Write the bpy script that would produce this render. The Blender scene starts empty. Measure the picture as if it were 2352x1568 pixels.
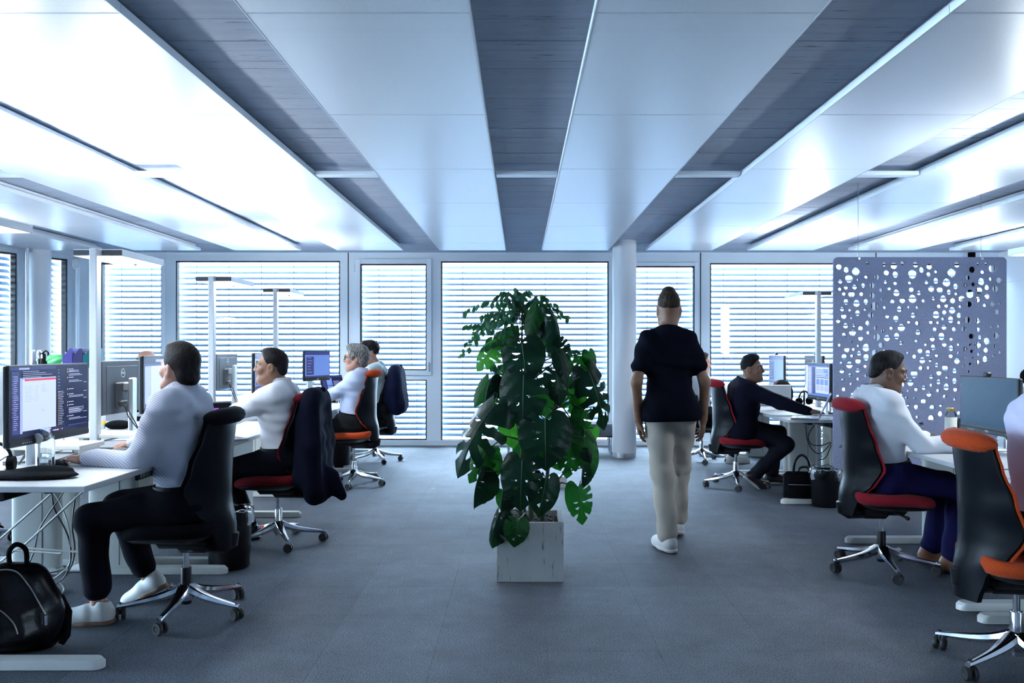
import bpy, bmesh, math, random
import numpy as np
from mathutils import Vector, Matrix, Euler
random.seed(7); np.random.seed(7)
SC = bpy.context.scene
COL = SC.collection
PI = math.pi
# ------------------------------------------------------------------ camera, world, light, exposure
F = 1900.0; CX, CY = 1195.0, 800.0; H0 = 1.35          # focal length in pixels of a 2352 px wide frame
cam_d = bpy.data.cameras.new('camera'); cam = bpy.data.objects.new('camera', cam_d); COL.objects.link(cam)
cam.location = (0, 0, H0); cam.rotation_euler = (PI/2, 0, 0)
cam_d.sensor_width = 36; cam_d.lens = 36*F/2352
cam_d.shift_x = (1176-CX)/2352; cam_d.shift_y = (CY-784)/2352
cam_d.clip_start = 0.05; cam_d.clip_end = 400
SC.camera = cam
w = bpy.data.worlds.new('sky'); SC.world = w; w.use_nodes = True
bg = w.node_tree.nodes['Background']; bg.inputs[0].default_value = (0.62, 0.81, 1.0, 1); bg.inputs[1].default_value = 17.0
SC.view_settings.view_transform = 'Standard'; SC.view_settings.look = 'None'
SC.view_settings.gamma = 1; SC.view_settings.use_curve_mapping = False
SC.view_settings.exposure = 1.5
LAMP_UP, LAMP_DOWN = 20.0, 24.0
SC.cycles.max_bounces = 8; SC.cycles.diffuse_bounces = 5; SC.cycles.glossy_bounces = 4
SC.cycles.transmission_bounces = 6; SC.cycles.transparent_max_bounces = 12
SC.cycles.caustics_reflective = False; SC.cycles.caustics_refractive = False
SC.cycles.sample_clamp_indirect = 4.0; SC.cycles.use_denoising = True
SC.cycles.use_adaptive_sampling = True

def at(px, py, Y): return Vector(((px-CX)/F*Y, Y, H0-(py-CY)/F*Y))
def onz(px, py, z):
    Y = (H0-z)*F/(py-CY); return Vector(((px-CX)/F*Y, Y, z))

# ------------------------------------------------------------------ materials
MATS = {}
def srgb(c): return tuple(((x/255/12.92) if x/255 <= .04045 else ((x/255+.055)/1.055)**2.4) for x in c)
def M(name, col, rough=.5, metal=0, spec=.5, emit=None, noise=None, bump=None, coat=0, sheen=0, trans=0, alpha=1, stretch=None):
    if name in MATS: return MATS[name]
    m = bpy.data.materials.new(name); MATS[name] = m; m.use_nodes = True
    nt = m.node_tree; N = nt.nodes; L = nt.links
    b = N['Principled BSDF']
    b.inputs['Base Color'].default_value = (*col, 1); b.inputs['Roughness'].default_value = rough
    b.inputs['Metallic'].default_value = metal; b.inputs['Specular IOR Level'].default_value = spec
    b.inputs['Coat Weight'].default_value = coat; b.inputs['Coat Roughness'].default_value = .08
    b.inputs['Sheen Weight'].default_value = sheen; b.inputs['Transmission Weight'].default_value = trans
    b.inputs['Alpha'].default_value = alpha
    if emit:
        b.inputs['Emission Color'].default_value = (*emit[0], 1); b.inputs['Emission Strength'].default_value = emit[1]
    if noise or bump:
        tc = N.new('ShaderNodeTexCoord'); mp = N.new('ShaderNodeMapping'); L.new(tc.outputs['Object'], mp.inputs[0])
        if stretch: mp.inputs['Scale'].default_value = stretch
    if noise:
        n = N.new('ShaderNodeTexNoise'); n.inputs['Scale'].default_value = noise[0]; n.inputs['Detail'].default_value = 4
        L.new(mp.outputs[0], n.inputs['Vector'])
        r = N.new('ShaderNodeValToRGB'); a = noise[1]
        r.color_ramp.elements[0].position = .3; r.color_ramp.elements[1].position = .7
        r.color_ramp.elements[0].color = (*[c*(1-a) for c in col], 1); r.color_ramp.elements[1].color = (*[min(1, c*(1+a)) for c in col], 1)
        L.new(n.outputs['Fac'], r.inputs[0]); L.new(r.outputs[0], b.inputs['Base Color'])
    if bump:
        n2 = N.new('ShaderNodeTexNoise'); n2.inputs['Scale'].default_value = bump[0]; n2.inputs['Detail'].default_value = 3
        L.new(mp.outputs[0], n2.inputs['Vector'])
        bp = N.new('ShaderNodeBump'); bp.inputs['Strength'].default_value = bump[1]; bp.inputs['Distance'].default_value = .01
        L.new(n2.outputs['Fac'], bp.inputs['Height']); L.new(bp.outputs[0], b.inputs['Normal'])
    return m

white_frame = M('painted_aluminium', (.82, .91, .98), .38)
white_wall = M('white_plaster', (.90, .93, .96), .7)
white_paint = M('white_column_paint', (.80, .84, .89), .45, bump=(30, .03))
dark_gap = M('dark_gasket', (.012, .014, .018), .6)
alu = M('brushed_aluminium', (.62, .65, .68), .32, .9)
chrome = M('polished_chrome', (.80, .82, .85), .09, 1.0)
steel_grey = M('grey_steel', (.30, .33, .37), .35, .6)
black_plastic = M('black_plastic', (.0035, .0045, .006), .42, spec=.2)
black_shell = M('black_shell_plastic', (.0025, .004, .0065), .30, spec=.12)
black_matte = M('matte_black', (.0035, .004, .0055), .8, spec=.06)
black_rubber = M('black_rubber', (.012, .012, .014), .55)
desk_white = M('desk_laminate', (.44, .46, .48), .42)
desk_edge = M('desk_edge_band', (.66, .67, .64), .5)
desk_metal = M('cream_painted_steel', (.55, .56, .53), .42)
cable_white = M('white_cable', (.62, .62, .58), .5)
cable_black = M('black_cable', (.012, .012, .014), .5)
slat_m = M('blind_slat_paint', (.042, .092, .15), .5)
cord_m = M('blind_cord', (.05, .08, .12), .7)

def concrete():
    m = M('board_formed_concrete', (.20, .235, .30), .8); nt = m.node_tree; N = nt.nodes; L = nt.links; b = N['Principled BSDF']
    tc = N.new('ShaderNodeTexCoord'); mp = N.new('ShaderNodeMapping'); mp.inputs['Scale'].default_value = (1.6, 26, 1)
    L.new(tc.outputs['Object'], mp.inputs[0])
    n1 = N.new('ShaderNodeTexNoise'); n1.inputs['Scale'].default_value = 1.0; n1.inputs['Detail'].default_value = 7; n1.inputs['Roughness'].default_value = .65
    L.new(mp.outputs[0], n1.inputs['Vector'])
    n2 = N.new('ShaderNodeTexNoise'); n2.inputs['Scale'].default_value = .9; n2.inputs['Detail'].default_value = 3
    L.new(tc.outputs['Object'], n2.inputs['Vector'])
    mp3 = N.new('ShaderNodeMapping'); mp3.inputs['Scale'].default_value = (5.5, 55, 1); L.new(tc.outputs['Object'], mp3.inputs[0])
    n3 = N.new('ShaderNodeTexNoise'); n3.inputs['Scale'].default_value = 1.0; n3.inputs['Detail'].default_value = 5; n3.inputs['Roughness'].default_value = .7
    L.new(mp3.outputs[0], n3.inputs['Vector'])
    r3 = N.new('ShaderNodeValToRGB'); r3.color_ramp.elements[0].position = .27; r3.color_ramp.elements[0].color = (.16, .16, .17, 1)
    r3.color_ramp.elements[1].position = .40; r3.color_ramp.elements[1].color = (1, 1, 1, 1); L.new(n3.outputs['Fac'], r3.inputs[0])
    r1 = N.new('ShaderNodeValToRGB'); r1.color_ramp.elements[0].position = .3; r1.color_ramp.elements[1].position = .75
    r1.color_ramp.elements[0].color = (.46, .52, .63, 1); r1.color_ramp.elements[1].color = (.56, .63, .75, 1); L.new(n1.outputs['Fac'], r1.inputs[0])
    mx = N.new('ShaderNodeMix'); mx.data_type = 'RGBA'; mx.blend_type = 'MULTIPLY'; mx.inputs[0].default_value = 1
    L.new(r1.outputs[0], mx.inputs[6]); L.new(r3.outputs[0], mx.inputs[7])
    r2 = N.new('ShaderNodeValToRGB'); r2.color_ramp.elements[0].color = (.8, .8, .8, 1); r2.color_ramp.elements[1].color = (1.15, 1.15, 1.15, 1); L.new(n2.outputs['Fac'], r2.inputs[0])
    mx2 = N.new('ShaderNodeMix'); mx2.data_type = 'RGBA'; mx2.blend_type = 'MULTIPLY'; mx2.inputs[0].default_value = 1
    L.new(mx.outputs[2], mx2.inputs[6]); L.new(r2.outputs[0], mx2.inputs[7]); L.new(mx2.outputs[2], b.inputs['Base Color'])
    bp = N.new('ShaderNodeBump'); bp.inputs['Strength'].default_value = .5; bp.inputs['Distance'].default_value = .006
    L.new(n3.outputs['Fac'], bp.inputs['Height']); L.new(bp.outputs[0], b.inputs['Normal'])
    return m
concrete_m = concrete()

def perforated():
    m = M('perforated_white_metal', (.86, .90, .94), .32, .18); nt = m.node_tree; N = nt.nodes; L = nt.links; b = N['Principled BSDF']
    tc = N.new('ShaderNodeTexCoord'); sp = N.new('ShaderNodeSeparateXYZ'); L.new(tc.outputs['Object'], sp.inputs[0])
    def s(out, k):
        a = N.new('ShaderNodeMath'); a.operation = 'MULTIPLY'; a.inputs[1].default_value = k; L.new(out, a.inputs[0])
        c = N.new('ShaderNodeMath'); c.operation = 'SINE'; L.new(a.outputs[0], c.inputs[0]); return c
    k = 2*PI/.0085
    p = N.new('ShaderNodeMath'); p.operation = 'MULTIPLY'; L.new(s(sp.outputs[0], k).outputs[0], p.inputs[0]); L.new(s(sp.outputs[1], k).outputs[0], p.inputs[1])
    r = N.new('ShaderNodeValToRGB'); r.color_ramp.elements[0].position = .30; r.color_ramp.elements[1].position = .55
    r.color_ramp.elements[0].color = (.96, .98, 1, 1); r.color_ramp.elements[1].color = (.38, .43, .50, 1)
    L.new(p.outputs[0], r.inputs[0]); L.new(r.outputs[0], b.inputs['Base Color'])
    return m
sail_m = perforated()
sail_rim = M('white_sail_edge', (.78, .83, .88), .4)

def carpet():
    m = M('blue_grey_carpet', (.085, .10, .13), .72, spec=.45); nt = m.node_tree; N = nt.nodes; L = nt.links; b = N['Principled BSDF']
    tc = N.new('ShaderNodeTexCoord'); geo = N.new('ShaderNodeNewGeometry')
    n = N.new('ShaderNodeTexNoise'); n.inputs['Scale'].default_value = 150; n.inputs['Detail'].default_value = 3; n.inputs['Roughness'].default_value = .8
    L.new(geo.outputs['Position'], n.inputs['Vector'])
    r = N.new('ShaderNodeValToRGB'); r.color_ramp.elements[0].position = .36; r.color_ramp.elements[1].position = .66
    r.color_ramp.elements[0].color = (.004, .006, .010, 1); r.color_ramp.elements[1].color = (.15, .172, .215, 1)
    L.new(n.outputs['Fac'], r.inputs[0])
    n2 = N.new('ShaderNodeTexNoise'); n2.inputs['Scale'].default_value = 3.5; n2.inputs['Detail'].default_value = 9; n2.inputs['Roughness'].default_value = .78
    L.new(geo.outputs['Position'], n2.inputs['Vector'])
    r2 = N.new('ShaderNodeValToRGB'); r2.color_ramp.elements[0].position = .3; r2.color_ramp.elements[1].position = .7
    r2.color_ramp.elements[0].color = (.66, .66, .66, 1); r2.color_ramp.elements[1].color = (1.25, 1.25, 1.25, 1); L.new(n2.outputs['Fac'], r2.inputs[0])
    oi = N.new('ShaderNodeObjectInfo'); mr = N.new('ShaderNodeMapRange'); mr.inputs[3].default_value = .9; mr.inputs[4].default_value = 1.1
    L.new(oi.outputs['Random'], mr.inputs[0])
    mx = N.new('ShaderNodeMix'); mx.data_type = 'RGBA'; mx.blend_type = 'MULTIPLY'; mx.inputs[0].default_value = 1
    L.new(r.outputs[0], mx.inputs[6]); L.new(r2.outputs[0], mx.inputs[7])
    mx2 = N.new('ShaderNodeMix'); mx2.data_type = 'RGBA'; mx2.blend_type = 'MULTIPLY'; mx2.inputs[0].default_value = 1
    L.new(mx.outputs[2], mx2.inputs[6]); L.new(mr.outputs[0], mx2.inputs[7]); L.new(mx2.outputs[2], b.inputs['Base Color'])
    bp = N.new('ShaderNodeBump'); bp.inputs['Strength'].default_value = .6; bp.inputs['Distance'].default_value = .004
    L.new(n.outputs['Fac'], bp.inputs['Height']); L.new(bp.outputs[0], b.inputs['Normal'])
    return m
carpet_m = carpet()

def glass_mat(name, tint=(1, 1, 1), gloss=.10, rough=.0):
    m = bpy.data.materials.new(name); MATS[name] = m; m.use_nodes = True; nt = m.node_tree; N = nt.nodes; L = nt.links
    N.remove(N['Principled BSDF']); out = N['Material Output']
    t = N.new('ShaderNodeBsdfTransparent'); t.inputs[0].default_value = (*tint, 1)
    g = N.new('ShaderNodeBsdfGlossy'); g.inputs['Roughness'].default_value = rough
    fr = N.new('ShaderNodeFresnel'); fr.inputs[0].default_value = 1.35
    mx = N.new('ShaderNodeMixShader'); L.new(fr.outputs[0], mx.inputs[0]); L.new(t.outputs[0], mx.inputs[1]); L.new(g.outputs[0], mx.inputs[2])
    L.new(mx.outputs[0], out.inputs['Surface']); return m
pane_m = glass_mat('window_glass', (.93, .97, 1.0))
clear_glass = glass_mat('clear_glass', (.96, .98, .99), rough=.02)
bottle_glass = M('bottle_glass', (.93, .97, .98), .03, trans=1.0)
film_m = glass_mat('clear_plastic_film', (.72, .76, .80), rough=.12)

# ------------------------------------------------------------------ mesh helpers
class MB:
    """collects shapes; becomes ONE mesh object"""
    def __init__(s): s.v = []; s.f = []; s.mi = []; s.cur = 0
    def add(s, vs, fs, mi=None):
        o = len(s.v); s.v += [tuple(x) for x in vs]; s.f += [tuple(i+o for i in f) for f in fs]; s.mi += [s.cur if mi is None else mi]*len(fs); return s
    def box(s, c, d, b=0, R=None, mi=None):
        x, y, z = d[0]/2, d[1]/2, d[2]/2
        if b <= 0:
            vs = [(i*x, j*y, k*z) for i in (-1, 1) for j in (-1, 1) for k in (-1, 1)]
            fs = [(0, 1, 3, 2), (4, 6, 7, 5), (0, 4, 5, 1), (2, 3, 7, 6), (0, 2, 6, 4), (1, 5, 7, 3)]
        else:
            b = min(b, x*.95, y*.95, z*.95); vs = []; ids = {}
            for i in (-1, 1):
                for j in (-1, 1):
                    for k in (-1, 1):
                        for ax in range(3):
                            p = [i*(x-b), j*(y-b), k*(z-b)]; p[ax] = (i, j, k)[ax]*(x, y, z)[ax]; ids[i, j, k, ax] = len(vs); vs.append(p)
            fs = []
            for ax in range(3):
                u, w_ = [(1, 2), (2, 0), (0, 1)][ax]
                for sg in (-1, 1):
                    q = []
                    for (a, c2) in ((-1, -1), (1, -1), (1, 1), (-1, 1)):
                        t = [0, 0, 0]; t[ax] = sg; t[u] = a; t[w_] = c2; q.append(ids[(*t, ax)])
                    fs.append(q if sg > 0 else q[::-1])
            for ax in range(3):
                u, w_ = [(1, 2), (2, 0), (0, 1)][ax]
                for a in (-1, 1):
                    for c2 in (-1, 1):
                        def g(sg, fa):
                            t = [0, 0, 0]; t[ax] = sg; t[u] = a; t[w_] = c2; return ids[(*t, fa)]
                        q = [g(-1, u), g(1, u), g(1, w_), g(-1, w_)]; fs.append(q if a*c2 < 0 else q[::-1])
            for i in (-1, 1):
                for j in (-1, 1):
                    for k in (-1, 1):
                        q = [ids[i, j, k, 0], ids[i, j, k, 1], ids[i, j, k, 2]]; fs.append(q if i*j*k > 0 else q[::-1])
        if R is not None: vs = [R @ Vector(p) for p in vs]
        return s.add([(p[0]+c[0], p[1]+c[1], p[2]+c[2]) for p in vs], fs, mi)
    def rings(s, rings, close=True, cap=True, mi=None):
        n = len(rings[0]); vs = [p for r in rings for p in r]; fs = []
        for a in range(len(rings)-1):
            for i in range(n if close else n-1):
                j = (i+1) % n; fs.append((a*n+i, a*n+j, (a+1)*n+j, (a+1)*n+i))
        if cap: fs.append(tuple(range(n))[::-1]); fs.append(tuple((len(rings)-1)*n+i for i in range(n)))
        return s.add(vs, fs, mi)
    def lathe(s, prof, c=(0, 0, 0), n=20, mi=None, cap=True):
        return s.rings([[(c[0]+r*math.cos(2*PI*i/n), c[1]+r*math.sin(2*PI*i/n), c[2]+z) for i in range(n)] for r, z in prof], mi=mi, cap=cap)
    def cyl(s, p0, p1, r0, r1=None, n=14, mi=None):
        return s.tube([p0, p1], [r0, r0 if r1 is None else r1], n, mi)
    def tube(s, pts, r, n=8, mi=None):
        pts = [Vector(p) for p in pts]; m = len(pts)
        rs = r if isinstance(r, (list, tuple)) else [r]*m; rings = []; up = None
        for i, p in enumerate(pts):
            t = (pts[min(i+1, m-1)]-pts[max(i-1, 0)]).normalized()
            if up is None: up = Vector((0, 0, 1)) if abs(t.z) < .9 else Vector((1, 0, 0))
            a = t.cross(up).normalized(); up = a.cross(t).normalized()
            rings.append([p+(a*math.cos(2*PI*k/n)+up*math.sin(2*PI*k/n))*rs[i] for k in range(n)])
        return s.rings(rings, mi=mi)
    def prism(s, poly, z0, z1, mi=None):
        n = len(poly); vs = [(x, y, z0) for x, y in poly]+[(x, y, z1) for x, y in poly]
        fs = [tuple(range(n))[::-1], tuple(range(n, 2*n))]+[(i, (i+1) % n, n+(i+1) % n, n+i) for i in range(n)]
        return s.add(vs, fs, mi)
    def sphere(s, c, r, n=14, m=9, mi=None):
        r = r if isinstance(r, (tuple, list)) else (r, r, r)
        rings = [[(c[0]+r[0]*math.sin(PI*j/m)*math.cos(2*PI*i/n), c[1]+r[1]*math.sin(PI*j/m)*math.sin(2*PI*i/n), c[2]-r[2]*math.cos(PI*j/m)) for i in range(n)] for j in range(1, m)]
        return s.rings(rings, mi=mi)
    def grid(s, fn, nu, nv, mi=None):
        vs = [fn(u/nu, v/nv) for v in range(nv+1) for u in range(nu+1)]
        fs = [(v*(nu+1)+u, v*(nu+1)+u+1, (v+1)*(nu+1)+u+1, (v+1)*(nu+1)+u) for v in range(nv) for u in range(nu)]
        return s.add(vs, fs, mi)
    def solid(s, fa, fb, nu, nv, mi=None):
        """closed solid between two sheets"""
        A = [fa(u/nu, v/nv) for v in range(nv+1) for u in range(nu+1)]; B = [fb(u/nu, v/nv) for v in range(nv+1) for u in range(nu+1)]
        o = len(A); W = nu+1; fs = []
        for v in range(nv):
            for u in range(nu):
                i = v*W+u; fs.append((i, i+1, i+W+1, i+W)); fs.append((o+i+W, o+i+W+1, o+i+1, o+i))
        rim = [(u, 0) for u in range(nu)]+[(nu, v) for v in range(nv)]+[(u, nv) for u in range(nu, 0, -1)]+[(0, v) for v in range(nv, 0, -1)]
        idx = [v*W+u for u, v in rim]
        for a in range(len(idx)):
            i, j = idx[a], idx[(a+1) % len(idx)]; fs.append((j, i, o+i, o+j))
        return s.add(A+B, fs, mi)

def mesh_of(name, mb, mats, smooth=35):
    me = bpy.data.meshes.new(name)
    if isinstance(mb, MB): me.from_pydata(mb.v, [], mb.f); mi = mb.mi
    else: me.from_pydata(mb[0].tolist() if hasattr(mb[0], 'tolist') else mb[0], [], mb[1].tolist() if hasattr(mb[1], 'tolist') else mb[1]); mi = mb[2] if len(mb) > 2 else None
    for m in (mats if isinstance(mats, (list, tuple)) else [mats]): me.materials.append(m)
    if mi is not None and len(me.materials) > 1: me.polygons.foreach_set('material_index', list(mi))
    if smooth:
        me.polygons.foreach_set('use_smooth', [True]*len(me.polygons))
        if smooth < 180: me.set_sharp_from_angle(angle=math.radians(smooth))
    me.update(); return me
def part(name, mb, mats, parent=None, smooth=35, kind=None, label=None, loc=None, rot=None):
    me = mb if isinstance(mb, bpy.types.Mesh) else mesh_of(name, mb, mats, smooth)
    o = bpy.data.objects.new(name, me); COL.objects.link(o)
    if parent is not None: o.parent = parent
    if kind: o['kind'] = kind
    if label: o['label'] = label
    if loc is not None: o.location = loc
    if rot is not None: o.rotation_euler = rot
    return o
def tag(o, label, cat, group=None, kind=None):
    o['label'] = label; o['category'] = cat
    if group: o['group'] = group
    if kind: o['kind'] = kind
    return o
def thing(name, label, cat, loc=(0, 0, 0), rz=0, group=None):
    o = bpy.data.objects.new(name, None); COL.objects.link(o); o.location = loc; o.rotation_euler = (0, 0, rz)
    o.empty_display_size = .1
    return tag(o, label, cat, group)
def kids(o): return [c for c in CH.get(o.name, [])]
CH = {}
def copy_tree(o, parent=None, depth=0):
    c = o.copy(); COL.objects.link(c)
    if parent is not None: c.parent = parent
    for k in list(o.children): copy_tree(k, c, depth+1)
    return c
def clone(o, label, loc, rz=None, group=None):
    c = copy_tree(o); c['label'] = label; c.location = loc
    if rz is not None: c.rotation_euler = (0, 0, rz)
    if group: c['group'] = group
    return c
def struct(name, mb, mats, parent=None, smooth=35):
    o = part(name, mb, mats, parent, smooth)
    if parent is None: o['kind'] = 'structure'
    return o
# ------------------------------------------------------------------ the room shell
YB = 11.55; ZC = 2.69; ZS = 2.60; YREAR = -3.2
LW0 = Vector((-6.05, YB)); LWD = Vector((-.36, -1.0)).normalized()      # slanted left wall, from the far corner towards the camera
LWN = Vector((LWD.y*-1, LWD.x)); LWN = LWN if LWN.x > 0 else -LWN         # into the room
XR = 6.68
# floor: dark base slab with carpet tiles
T = .5
fl = MB(); fl.box((-2.2, 4.2, -.105), (18.5, 15.4, .19))
floor = struct('floor', fl, M('floor_screed', (.05, .06, .075), .9))
def tile_mb(x, y, mb):
    g = .0003; b = .001; z = 0
    X0, X1, Y0, Y1 = x+g, x+T-g, y+g, y+T-g
    vs = [(X0, Y0, -.01), (X1, Y0, -.01), (X1, Y1, -.01), (X0, Y1, -.01), (X0, Y0, -b*.6), (X1, Y0, -b*.6), (X1, Y1, -b*.6), (X0, Y1, -b*.6), (X0+b, Y0+b, 0), (X1-b, Y0+b, 0), (X1-b, Y1-b, 0), (X0+b, Y1-b, 0)]
    fs = [(8, 9, 10, 11)]
    for a in (0, 4):
        for i in range(4): fs.append((a+i, a+(i+1) % 4, a+4+(i+1) % 4, a+4+i))
    mb.add(vs, fs)
cells = []
for i in range(-24, 14):
    for j in range(-7, 25):
        x, y = .12+i*T, .19+j*T
        if y+T > YB or x > XR-.1: continue
        xl = LW0.x+(y-YB)*.36
        if x+T < xl: continue
        inview = y > 3.0 and abs((x+T/2)+.02) < (y+T)*.64+.3
        cells.append((0 if inview else 1, x*x+y*y, x, y))
cells.sort()
tm = MB(); tile_mb(-T/2, -T/2, tm); tile_me = mesh_of('carpet_tile', tm, carpet_m, 0)
rest = MB()
for k, (vis, d, x, y) in enumerate(cells):
    if k < 300 and not vis:
        o = part('carpet_tile', tile_me, None, floor, loc=(x+T/2, y+T/2, 0), rot=(0, 0, (k*7 % 4)*PI/2))
    else: tile_mb(x, y, rest)
part('carpet_field', rest, carpet_m, floor, 0, kind='stuff')
# ceiling: cast concrete with the relief of its form boards
cb = MB(); y = YREAR; k = 0
while y < YB:
    wdt = random.choice([.085, .10, .10, .11, .14]); dz = random.uniform(0, .0035)
    y1 = min(y+wdt, YB)
    cb.add([(-11.5, y+.001, ZC-dz), (XR+.1, y+.001, ZC-dz), (XR+.1, y1-.001, ZC-dz), (-11.5, y1-.001, ZC-dz)], [(0, 3, 2, 1)])
    cb.add([(-11.5, y1-.001, ZC-dz), (XR+.1, y1-.001, ZC-dz), (XR+.1, y1-.001, ZC+.006), (-11.5, y1-.001, ZC+.006)], [(0, 3, 2, 1)])
    cb.add([(-11.5, y+.001, ZC-dz), (XR+.1, y+.001, ZC-dz), (XR+.1, y+.001, ZC+.006), (-11.5, y+.001, ZC+.006)], [(0, 1, 2, 3)])
    y = y1
cb.box((-2.6, (YREAR+YB)/2, ZC+.056), (17.9, YB-YREAR, .10))
ceiling = struct('ceiling', cb, concrete_m, smooth=0)

def wall_strip(name, o, d, n, length, th, ztop, openings, mat):
    """wall along d from o (room face), openings = (s0, s1, z0, z1); stacked ones share s0, s1"""
    mb = MB(); n3 = Vector((n.x, n.y, 0)); d3 = Vector((d.x, d.y, 0)); o3 = Vector((o.x, o.y, 0))
    def blk(s0, s1, z0, z1):
        if s1-s0 < 1e-4 or z1-z0 < 1e-4: return
        vs = []
        for s_ in (s0, s1):
            for t in (0, -th):
                for z in (z0, z1): vs.append(o3+d3*s_+n3*t+Vector((0, 0, z)))
        mb.add(vs, [(0, 1, 3, 2), (4, 6, 7, 5), (0, 4, 5, 1), (2, 3, 7, 6), (0, 2, 6, 4), (1, 5, 7, 3)])
    cols = {}
    for (s0, s1, z0, z1) in openings: cols.setdefault((s0, s1), []).append((z0, z1))
    cur = 0
    for (s0, s1) in sorted(cols):
        blk(cur, s0, 0, ztop); zc = 0
        for (z0, z1) in sorted(cols[s0, s1]): blk(s0, s1, zc, z0); zc = z1
        blk(s0, s1, zc, ztop); cur = s1
    blk(cur, length, 0, ztop)
    return struct(name, mb, mat, smooth=0)
def wx(px): return (px-CX)/F*YB
def wz(py): return H0-(py-CY)/F*YB
# back wall: s runs along +X from the left corner
BX0 = LW0.x
def bs(px): return wx(px)-BX0
BW = [(bs(232), bs(372), wz(1010), wz(604)), (bs(404), bs(781), wz(1010), wz(599)), (bs(828), bs(980), wz(1010), wz(872)), (bs(828), bs(980), wz(850), wz(606)),
      (bs(1013), bs(1398), wz(1012), wz(600)), (bs(1455), bs(1595), wz(1014), wz(611)), (bs(1631), bs(2003), wz(1012), wz(604)), (bs(2026), bs(2216), wz(1012), wz(606)), (bs(2242), bs(2286), wz(1012), wz(606))]
wall_strip('wall_back', Vector((BX0, YB)), Vector((1, 0)), Vector((0, -1)), XR-BX0, .09, ZC, BW, white_frame)
def ls(px):      # distance along the left wall for a pixel column
    k = (px-CX)/F; # (LW0+s*LWD).x = k*(LW0+s*LWD).y
    return (LW0.x-k*LW0.y)/(k*LWD.y-LWD.x)
LWIN = [(ls(154), ls(96), wz(1012), wz(601)), (ls(38), ls(38)+1.9, wz(1012), wz(601))]
s_ = ls(38)+2.15
while s_ < 13: LWIN.append((s_, s_+1.9, wz(1012), wz(601))); s_ += 2.15
wall_strip('wall_left', LW0, LWD, LWN, 15.8, .09, ZC, LWIN, white_frame)
rw = MB(); rw.box((XR+.05, (YREAR+YB)/2, ZC/2), (.1, YB-YREAR, ZC)); rw.box((XR-.004, 10.4, 2.27), (.008, 2.2, .012))
struct('wall_right', rw, white_wall, smooth=0)
bw = MB(); bw.box((-2.6, YREAR-.05, ZC/2), (18, .1, ZC)); struct('wall_rear', bw, M('grey_rear_wall', (.25, .27, .30), .8), smooth=0)
tr = MB()
for px in (800, 1609, 2012): tr.box((wx(px), YB-.002, ZC/2), (.012, .008, ZC))
tr.box((wx(197), YB-.004, ZC/2), (.014, .012, ZC))
struct('trim_1', tr, dark_gap, smooth=0)
tr = MB(); tr.box((wx(2229), YB-.03, ZC/2), (.075, .06, ZC)); struct('trim_2', tr, black_matte, smooth=0)
bbm = MB(); bbm.box((.1, YB-.012, .035), (XR-BX0-.1, .024, .07)); struct('baseboard_back', bbm, white_frame)

# windows: frame, pane and (some) handle; the venetian blinds hang outside
SL_P = .079
slat_cache = {}
def slat_mesh(L):
    k = round(L, 2)
    if k not in slat_cache:
        mb = MB(); hw = .044; tilt = math.radians(38); rows = []
        for i in range(5):
            u = -1+i*.5; yy = u*hw; zz = .007*(1-u*u)
            y2 = yy*math.cos(tilt)-zz*math.sin(tilt); z2 = yy*math.sin(tilt)+zz*math.cos(tilt); rows.append((y2, z2))
        vs = [(x, y_, z_) for (y_, z_) in rows for x in (-L/2, L/2)]+[(x, y_, z_-.0012) for (y_, z_) in rows for x in (-L/2, L/2)]
        fs = [(2*i, 2*i+1, 2*i+3, 2*i+2) for i in range(4)]+[(10+2*i+2, 10+2*i+3, 10+2*i+1, 10+2*i) for i in range(4)]
        fs += [(0, 10, 11, 1), (8, 9, 19, 18)]
        mb.add(vs, fs); slat_cache[k] = mesh_of('slat', mb, slat_m, 60)
    return slat_cache[k]
wn = 0
def window(o2, d2, n2, s0, s1, z0, z1, blind=None, sash=None, handle=None, frame=.03, cords=None, stack=False):
    global wn; wn += 1
    d3 = Vector((d2.x, d2.y, 0)); n3 = Vector((n2.x, n2.y, 0)); c = Vector((o2.x, o2.y, 0))+d3*((s0+s1)/2)
    rz = math.atan2(d2.y, d2.x); R = Matrix.Rotation(rz, 3, 'Z'); W = s1-s0
    sgn = 1 if (R @ Vector((0, -1, 0))).dot(n3) > 0 else -1      # local -y (times sgn) points into the room
    e = bpy.data.objects.new('window_%d' % wn, None); COL.objects.link(e); e.location = c; e.rotation_euler = (0, 0, rz); e['kind'] = 'structure'
    fr = MB(); zc = (z0+z1)/2; hh = z1-z0; q = sgn
    for sx in (-1, 1): fr.box((sx*(W/2-.008), .045*q, zc), (.016, .088, hh))
    fr.box((0, .045*q, z1-.008), (W, .088, .016)); fr.box((0, .045*q, z0+.008), (W, .088, .016))
    part('frame', fr, dark_gap, e, 0, label='black inner gasket')
    if sash:
        sm = MB(); a = sash
        for sx in (-1, 1): sm.box((sx*(W/2+a/2), -.014*q, zc), (a, .028, hh+2*a), .004)
        sm.box((0, -.014*q, z1+a/2), (W, .028, a), .004); sm.box((0, -.014*q, z0-a/2), (W, .028, a), .004)
        sm.box((-W/2-a-.012, -.012*q, z1-.06), (.012, .024, .10), .003)
        part('sash', sm, white_frame, e)
    if handle is not None:
        hm = MB(); hm.box((handle*(W/2+(sash or .05)*.6), -.035*q, 1.09), (.024, .016, .13), .007); part('handle', hm, steel_grey, e)
    pm = MB(); pm.box((0, .06*q, zc), (W-.02, .006, hh-.02)); part('pane', pm, pane_m, e, 0)
    return c, rz, W, q
BLIND_TXT = []
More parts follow.
